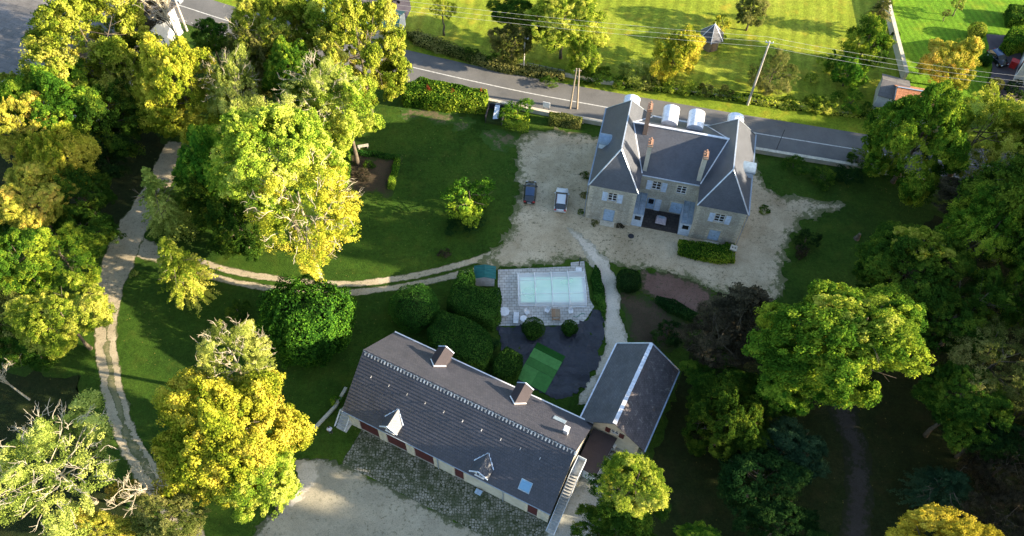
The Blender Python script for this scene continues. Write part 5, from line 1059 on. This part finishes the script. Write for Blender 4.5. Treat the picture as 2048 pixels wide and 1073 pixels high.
for a in [(1035, 228, 38, 'fresh', 'broad leafy bush right of the compost bay', 3.2), (1270, 147, 33, 'pale', 'pale green rounded bush on the far verge', 3.), (1614, 478, 24, 'dark', 'dark feathery shrub on the shaded right lawn', 1.8), (1603, 503, 16, 'brown', 'dark reddish brown shrub on the shaded right lawn', 1.2),
          (1645, 355, 26, 'green', 'sprawling shrub in the border right of the mansion', 2.), (1590, 330, 24, 'green', 'leafy shrub by the retaining wall right of the mansion', 1.8), (1700, 350, 28, 'dark', 'dark shrub under the road wall', 2.4),
          (1640, 210, 24, 'lime', 'sunny bush in the middle of the far hedge', 1.8), (1700, 200, 30, 'fresh', 'bright green bush by the roadside shed', 2.6), (1580, 205, 18, 'green', 'small green bush at the foot of the olive tree', 1.4), (1660, 125, 22, 'fresh', 'bright sapling clump left of the long wall', 3.), (1625, 158, 14, 'lime', 'small yellow green bush in the weedy corner', 1.5),
          (1440, 75, 12, 'fresh', 'little bush at the gazebo foot', 1.3), (478, 622, 24, 'green', 'small leafy shrub left of the great laurel', 2.), (890, 508, 12, 'brown', 'small twiggy shrub on the lawn', .8), (738, 330, 12, 'green', 'small shrub in the soil bed', .9), (725, 350, 16, 'brown', 'brown shrub in the soil bed', 1.),
          (268, 548, 9, 'pale', 'tuft of pale grass beside the drive', .8), (672, 800, 12, 'fresh', 'bright plant beside the barn gable', 1.), (1338, 668, 30, 'dark', 'black green bush at the foot of the outbuilding', 2.6), (1100, 165, 16, 'green', 'ivy clump beneath the fence trees', 1.6),
          (1195, 150, 30, 'green', 'shady green bush behind the yellow fence tree', 2.5), (1720, 320, 26, 'green', 'leafy bush against the road wall', 2.2), (952, 690, 34, 'dark', 'loose dark bush between hedge and barn', 2.4), (2030, 180, 24, 'dark', 'dark bush below the white house', 2.2), (1460, 492, 11, 'green', 'small bush at the pavilion corner', 1.), (1171, 350, 10, 'green', 'upper shrub at the foot of the mansion west wall', .55), (1168, 390, 9, 'olive', 'middle shrub at the foot of the mansion west wall', .5), (1162, 424, 7, 'green', 'lowest small shrub at the mansion west corner', .45), (1190, 446, 8, 'olive', 'small weedy shrub below the left pavilion wall', .35), (1240, 452, 8, 'brown', 'dry weedy shrub right of the left pavilion door', .3), (1530, 420, 12, 'green', 'spreading weeds in the gravel east of the mansion', .3)]:
    bush(a[0], a[1], a[2], a[3], a[4], h=a[5], group='shrubs in the grounds')
for u, v, l in ((858, 190, 'red leafed clump on the left part of the road hedge'), (905, 193, 'red leafed clump in the middle of the road hedge'), (966, 192, 'red leafed clump at the right end of the road hedge')): bush(u, v, 7, 'red', l, h=3.1, group='red clumps in the road hedge')
ball(615, 640, 84, 'holly', 'huge glossy laurel bush at the foot of the leaning lime', 7.0, lump=.2, n=30000, sz=.27, name='laurel_bush')
bush(934, 448, 36, 'dark', 'dark low growth around the foot of the lone lawn tree', h=1.8)
tree(939, 398, 52, 66, 6.4, 'bush', 'fresh', 'small rounded tree alone on the shaded lawn', limbs=5)
for i, (u, v, r_, lf) in enumerate([(1300, 166, 20, 'olive'), (1335, 170, 17, 'lime'), (1375, 174, 18, 'lime'), (1412, 179, 15, 'olive'), (1450, 184, 14, 'olive'), (1625, 206, 20, 'green'), (1668, 211, 18, 'lime'), (1735, 219, 16, 'green'), (1245, 165, 18, 'green'), (880, 95, 14, 'olive'), (940, 108, 15, 'green'), (985, 118, 13, 'green')]):
    b_ = bush(u, v, r_, lf, '', h=1.9, group='bushes growing in the far verge hedge'); b_['label'] = ['round olive bush right of the pale bush', 'sunlit bush left of the yellow chestnut foot', 'sunlit bush at the yellow chestnut foot', 'olive bush right of the yellow chestnut', 'olive bush midway to the concrete pole', 'green bush right of the olive tree', 'sunlit bush midway to the roadside shed', 'green bush nearest the roadside shed', 'green bush left of the round olive one', 'olive bush nearest the teal roofed shed', 'green bush midway along the upper left verge hedge', 'green bush left of the short white pole'][i]+' on the far verge'
# ---------------------------------------------------------------- trees
T = tree
T(182, 100, 124, 118, 19, 'maple', 'lime', 'great yellow green maple beside the industrial roof')
T(110, 215, 100, 90, 15, 'maple', 'fresh', 'green maple in front of the great yellow green one')
T(225, 240, 70, 80, 13, 'mid', 'green', 'shaded green tree below the great maple')
T(368, 190, 92, 122, 18, 'maple', 'yellow', 'golden yellow maple behind the drive entrance')
T(290, 25, 52, 38, 10, 'ash', 'brown', 'rusty brown thin leaved tree by the white shelter')
T(420, 70, 40, 35, 9, 'mid', 'green', 'green shrub tree against the road at the upper left')
T(470, 180, 60, 88, 17, 'ash', 'pale', 'pale feathery ash right of the golden maple', bark='bark_pale')
T(655, 42, 66, 62, 17, 'mid', 'lime', 'lime green tree covering the middle of the teal roof')
T(545, 60, 82, 78, 17, 'maple', 'lime', 'lime green tree reaching the top edge left of the teal roof')
T(722, 115, 90, 128, 21, 'maple', 'lime', 'bright lime tree overhanging the road beside the teal roof')
T(640, 190, 82, 76, 19, 'ash', 'pale', 'pale ash in the middle of the tall clump', bark='bark_pale')
T(690, 210, 75, 75, 17, 'mid', 'lime', 'yellow green tree at the lawn corner')
T(430, 330, 72, 80, 15, 'maple', 'fresh', 'fresh green tree between golden maple and great lime')
T(480, 455, 62, 70, 11, 'mid', 'green', 'low green tree in shade left of the great lime')
T(545, 310, 125, 112, 25, 'maple', 'lime', 'crown of a tall lime rising over the clump')
T(610, 430, 112, 120, 23, 'ash', 'yellow', 'great yellow lime with a leaning bare trunk over the laurel', base=(657, 618), bark='bark_light', limbs=12)
T(42, 260, 62, 70, 15, 'mid', 'amber', 'amber tinted maple at the left edge below the industrial roof')
T(115, 320, 68, 72, 14, 'mid', 'yellow', 'yellow maple second from the left edge')
T(60, 395, 82, 65, 12, 'maple', 'amber', 'orange and green tree in shade at the left edge')
T(160, 390, 60, 62, 10, 'mid', 'green', 'dark green tree above the drive')
T(318, 395, 62, 75, 13, 'conifer', 'pale', 'pale drooping larch beside the drive')
T(352, 525, 66, 72, 13, 'conifer', 'lime', 'lower yellow green larch leaning over the drive fork')
T(30, 515, 72, 62, 13, 'mid', 'fresh', 'bright green tree at the left edge')
T(130, 520, 72, 62, 11, 'ash', 'fresh', 'leafy green tree left of the drive bend')
T(120, 625, 88, 76, 12, 'maple', 'lime', 'brilliant yellow green maple beside the drive')
T(25, 650, 65, 75, 10, 'mid', 'olive', 'dull olive tree at the left edge')
T(105, 935, 132, 118, 15, 'ash', 'pale', 'pale ash with bare white twigs in the lower left corner', bark='bark_pale', limbs=11)
T(470, 722, 76, 84, 16, 'ash', 'pale', 'pale top of the ash behind the yellow maple', bark='bark_pale', limbs=9)
T(455, 870, 135, 150, 17, 'maple', 'yellow', 'great yellow maple beside the gravel yard')
T(520, 965, 78, 70, 11, 'mid', 'lime', 'yellow green maple skirt at the yard edge')
T(330, 1040, 75, 55, 9, 'mid', 'olive', 'olive green scrub tree at the lower edge')
T(245, 985, 28, 28, 7, 'ash', 'amber', 'small rusty orange tree by the dead tree')
T(200, 1060, 60, 40, 8, 'mid', 'amber', 'orange tinted scrub at the bottom left')
T(505, 130, 60, 70, 14, 'mid', 'olive', 'dull green tree behind the feathery ash')
T(590, 150, 62, 70, 17, 'maple', 'fresh', 'green tree between the two bright limes')
T(510, 250, 66, 75, 18, 'ash', 'pale', 'pale ash lower in the tall clump')
T(640, 290, 62, 62, 15, 'mid', 'lime', 'yellow green tree just right of the tall lime')
T(440, 400, 62, 70, 11, 'mid', 'green', 'dark green tree just right of the larch')
T(235, 150, 60, 70, 14, 'mid', 'lime', 'yellow green tree between the great maple and the golden maple')
T(60, 180, 56, 50, 12, 'mid', 'lime', 'yellow tipped tree against the industrial roof')
T(205, 300, 60, 60, 9, 'mid', 'dark', 'black green tree under the great maple')
T(20, 430, 60, 50, 9, 'mid', 'green', 'dark tree low at the left edge')
T(170, 460, 70, 50, 7, 'mid', 'green', 'spreading green thicket left of the drive')
T(30, 590, 60, 60, 8, 'mid', 'fresh', 'low green tree behind the brilliant maple')
T(60, 690, 75, 50, 7, 'mid', 'green', 'dark undergrowth tree below the brilliant maple')
# centre and right
T(1490, 620, 108, 92, 13, 'conifer', 'brown', 'dark purplish brown conifer below the mansion')
T(1440, 680, 78, 70, 11, 'ash', 'brown', 'dull brown tree beside the small slate roof')
T(1690, 684, 162, 122, 20, 'maple', 'fresh', 'great sunlit maple in the right wood')
T(1722, 655, 108, 66, 21.0, 'mid', 'lime', 'yellow topped tree crowning the great maple in the right wood')
T(1600, 745, 85, 75, 12, 'maple', 'fresh', 'lower green flank of the right maple')
T(1820, 540, 106, 92, 15, 'maple', 'green', 'green maple with a yellow top beside the right lawn')
T(1842, 490, 50, 36, 16.5, 'mid', 'lime', 'small sunlit tree top above the right green maple')
T(1980, 470, 92, 100, 18, 'ash', 'fresh', 'tall loose pine like tree at the right edge')
T(1955, 610, 90, 85, 15, 'ash', 'green', 'loose green tree in the right wood')
T(2000, 720, 100, 90, 16, 'ash', 'olive', 'olive tree at the right edge of the wood')
T(1930, 800, 88, 75, 13, 'maple', 'green', 'dark green tree right of the shaded track')
T(1545, 800, 62, 60, 9, 'mid', 'green', 'green tree between the great maple and the small slate roof')
T(1900, 645, 80, 70, 13, 'mid', 'green', 'mid green tree behind the shaded track')
T(2045, 600, 60, 70, 15, 'ash', 'fresh', 'fresh tree cut by the right edge')
T(1975, 865, 75, 60, 10, 'mid', 'dark', 'black green tree above the brown thin one')
T(2040, 830, 60, 70, 12, 'ash', 'olive', 'olive tree low at the right edge')
T(1765, 610, 60, 50, 9, 'mid', 'green', 'shaded tree between the lawn and the great maple')
T(1935, 400, 60, 45, 10, 'mid', 'brown', 'brownish tree below the roadside maple')
T(1450, 850, 82, 90, 11, 'maple', 'green', 'deep green tree right of the slate outbuilding')
T(1440, 755, 60, 50, 8, 'mid', 'green', 'low green tree behind the slate outbuilding')
T(1590, 900, 68, 62, 9, 'mid', 'blue', 'blue green bushy pine beside the shaded track')
T(1520, 960, 85, 80, 9, 'mid', 'dark', 'black green tree at the wood edge')
T(1560, 1050, 80, 50, 8, 'mid', 'dark', 'dark shrub tree at the bottom of the wood')
T(1895, 970, 85, 58, 8, 'conifer', 'blue', 'dark blue green spruce in deep shade')
T(2010, 930, 75, 85, 11, 'ash', 'brown', 'brown thin tree at the right edge')
T(2005, 1040, 60, 60, 9, 'ash', 'brown', 'bare looking brown tree in the lower right corner')
T(1262, 985, 80, 74, 12, 'mid', 'green', 'rounded evergreen oak at the concrete corner')
T(1272, 966, 68, 64, 15.0, 'mid', 'lime', 'sunlit yellow green crown beside the concrete')
T(1230, 1060, 75, 50, 8, 'mid', 'green', 'dark green shrub tree at the bottom edge')
T(1395, 1075, 46, 32, 11, 'mid', 'fresh', 'sunlit tree top at the bottom edge')
T(1895, 1098, 118, 74, 19, 'maple', 'gold', 'golden maple at the bottom right')
# beyond the road
T(1835, 285, 98, 118, 17, 'maple', 'fresh', 'big green maple over the road at the right')
T(1960, 265, 88, 95, 16, 'ash', 'lime', 'yellow loose tree right of the big roadside maple')
T(1900, 128, 56, 56, 9, 'mid', 'amber', 'round orange tree beside the driveway')
T(2005, 375, 45, 40, 9, 'mid', 'fresh', 'fresh green tree below the road at the right')
T(1735, 82, 50, 50, 10, 'mid', 'fresh', 'green tree left of the long wall')
T(1700, 142, 36, 36, 6, 'mid', 'fresh', 'smaller green tree nearer the power cable')
T(1765, 15, 30, 38, 9, 'conifer', 'olive', 'drooping conifer at the top of the long wall')
T(1350, 108, 50, 54, 8, 'mid', 'yellow', 'yellow chestnut alone on the meadow edge')
T(1168, 112, 34, 42, 7, 'mid', 'lime', 'small lime yellow tree before the fence')
T(1128, 38, 85, 60, 12, 'maple', 'lime', 'wide green yellow tree on the meadow')
T(1022, 88, 42, 42, 8, 'mid', 'olive', 'grey green tree left of the short white pole')
T(1030, 25, 45, 38, 9, 'mid', 'green', 'shaded tree behind the grey green one')
T(1545, 150, 48, 58, 8, 'ash', 'olive', 'tawny olive tree beside the tall concrete pole')
T(1505, 20, 34, 34, 7, 'mid', 'olive', 'small greyish tree at the top of the meadow')
T(1443, 48, 18, 18, 4.5, 'bush', 'yellow', 'small yellow tree behind the gazebo', limbs=4)
T(885, 20, 24, 34, 8, 'ash', 'lime', 'thin yellow tree behind the verge hedge')
T(1918, 8, 12, 16, 4, 'bush', 'pale', 'tiny pale tree on the striped lawn', limbs=4)
T(1895, 25, 8, 8, 2.5, 'ash', 'olive', 'bare sapling on the striped lawn', limbs=4)
T(2035, 245, 40, 45, 12, 'mid', 'lime', 'yellow tree at the right edge by the road')
def dead(u, v, H, spread, label, lean=(0, 0), n=16, r0=.22):
    t_ = thing('dead_tree', label, 'tree', G(u, v), 0, 'bare trees'); m_ = MB()
    def grow(p, d, L, r, lev):
        k = 4; pts = [p]; q = p
        for i in range(k): d = (d+Vector([random.uniform(-.22, .22) for _ in range(3)])).normalized(); q = q+d*L/k; pts.append(q)
        m_.tube(pts, [r*(1-.62*i/k) for i in range(k+1)], 6 if lev < 2 else 4)
        if lev < 4:
            for j in range(4 if lev else 6):
                s = pts[random.randint(1 if lev else 2, k)]; nd = (d+Vector([random.uniform(-1, 1)*spread for _ in range(2)]+[random.uniform(-.3, .6)])).normalized(); grow(s, nd, L*random.uniform(.42, .62), r*.42+.008, lev+1)
    grow(Vector((0, 0, -.05)), Vector((lean[0], lean[1], 1)).normalized(), H*.62, r0, 0); m_.build('trunk', MAT['bark_pale'], t_); return t_
dead(392, 135, 17, .9, 'bare white tree standing in front of the concrete pole')
dead(345, 1005, 11, .9, 'bare pale tree over the lower wheel tracks', r0=.2)
dead(560, 215, 17, .8, 'bare pale tree glimpsed in the middle of the tall clump')
dead(60, 800, 9, 1.0, 'grey bare tree in shade at the left edge', (-.7, .3), r0=.13)
# unseen trees added to the east wood, sized to shade lawns and yard
for i, (x, y, h, r_) in enumerate([(66, 28, 22, 9), (68, 53, 30, 10), (80, 66, 22, 9), (64, 10, 27, 10), (74, 9, 35, 9), (60, 9, 30, 8), (66, 60, 28, 8), (84, 44, 28, 10), (86, 16, 25, 10), (92, 82, 16, 8), (50, 4, 18, 8), (100, 60, 26, 10), (104, 30, 27, 10), (76, 74, 19, 8), (88, 60, 29, 9), (66, 66, 19, 8), (98, 74, 19, 8), (110, 52, 29, 10), (92, 52, 26, 9), (32, -6, 16, 8)]):
    t_ = thing('added_shade_tree', 'tall unseen green tree added to the wood beyond the right edge for its shade', 'tree', (x, y, 0), i*40, 'unseen trees added to the wood beyond the right edge for shade'); m_ = MB(); limb_set(m_, (0, 0, -.1), (0, 0, h*.9), .4, (0, 0, h*.6), r_, h*.35, 7); m_.build('trunk', MAT['bark'], t_)
    o = bpy.data.objects.new('crown', PROTO['maple'][i % 3]); C.objects.link(o); o.parent = t_; o.location = (0, 0, h*.58); o.scale = (r_/8, r_/8, h*.42/8); o.material_slots[0].link = 'OBJECT'; o.material_slots[0].material = LF['green']
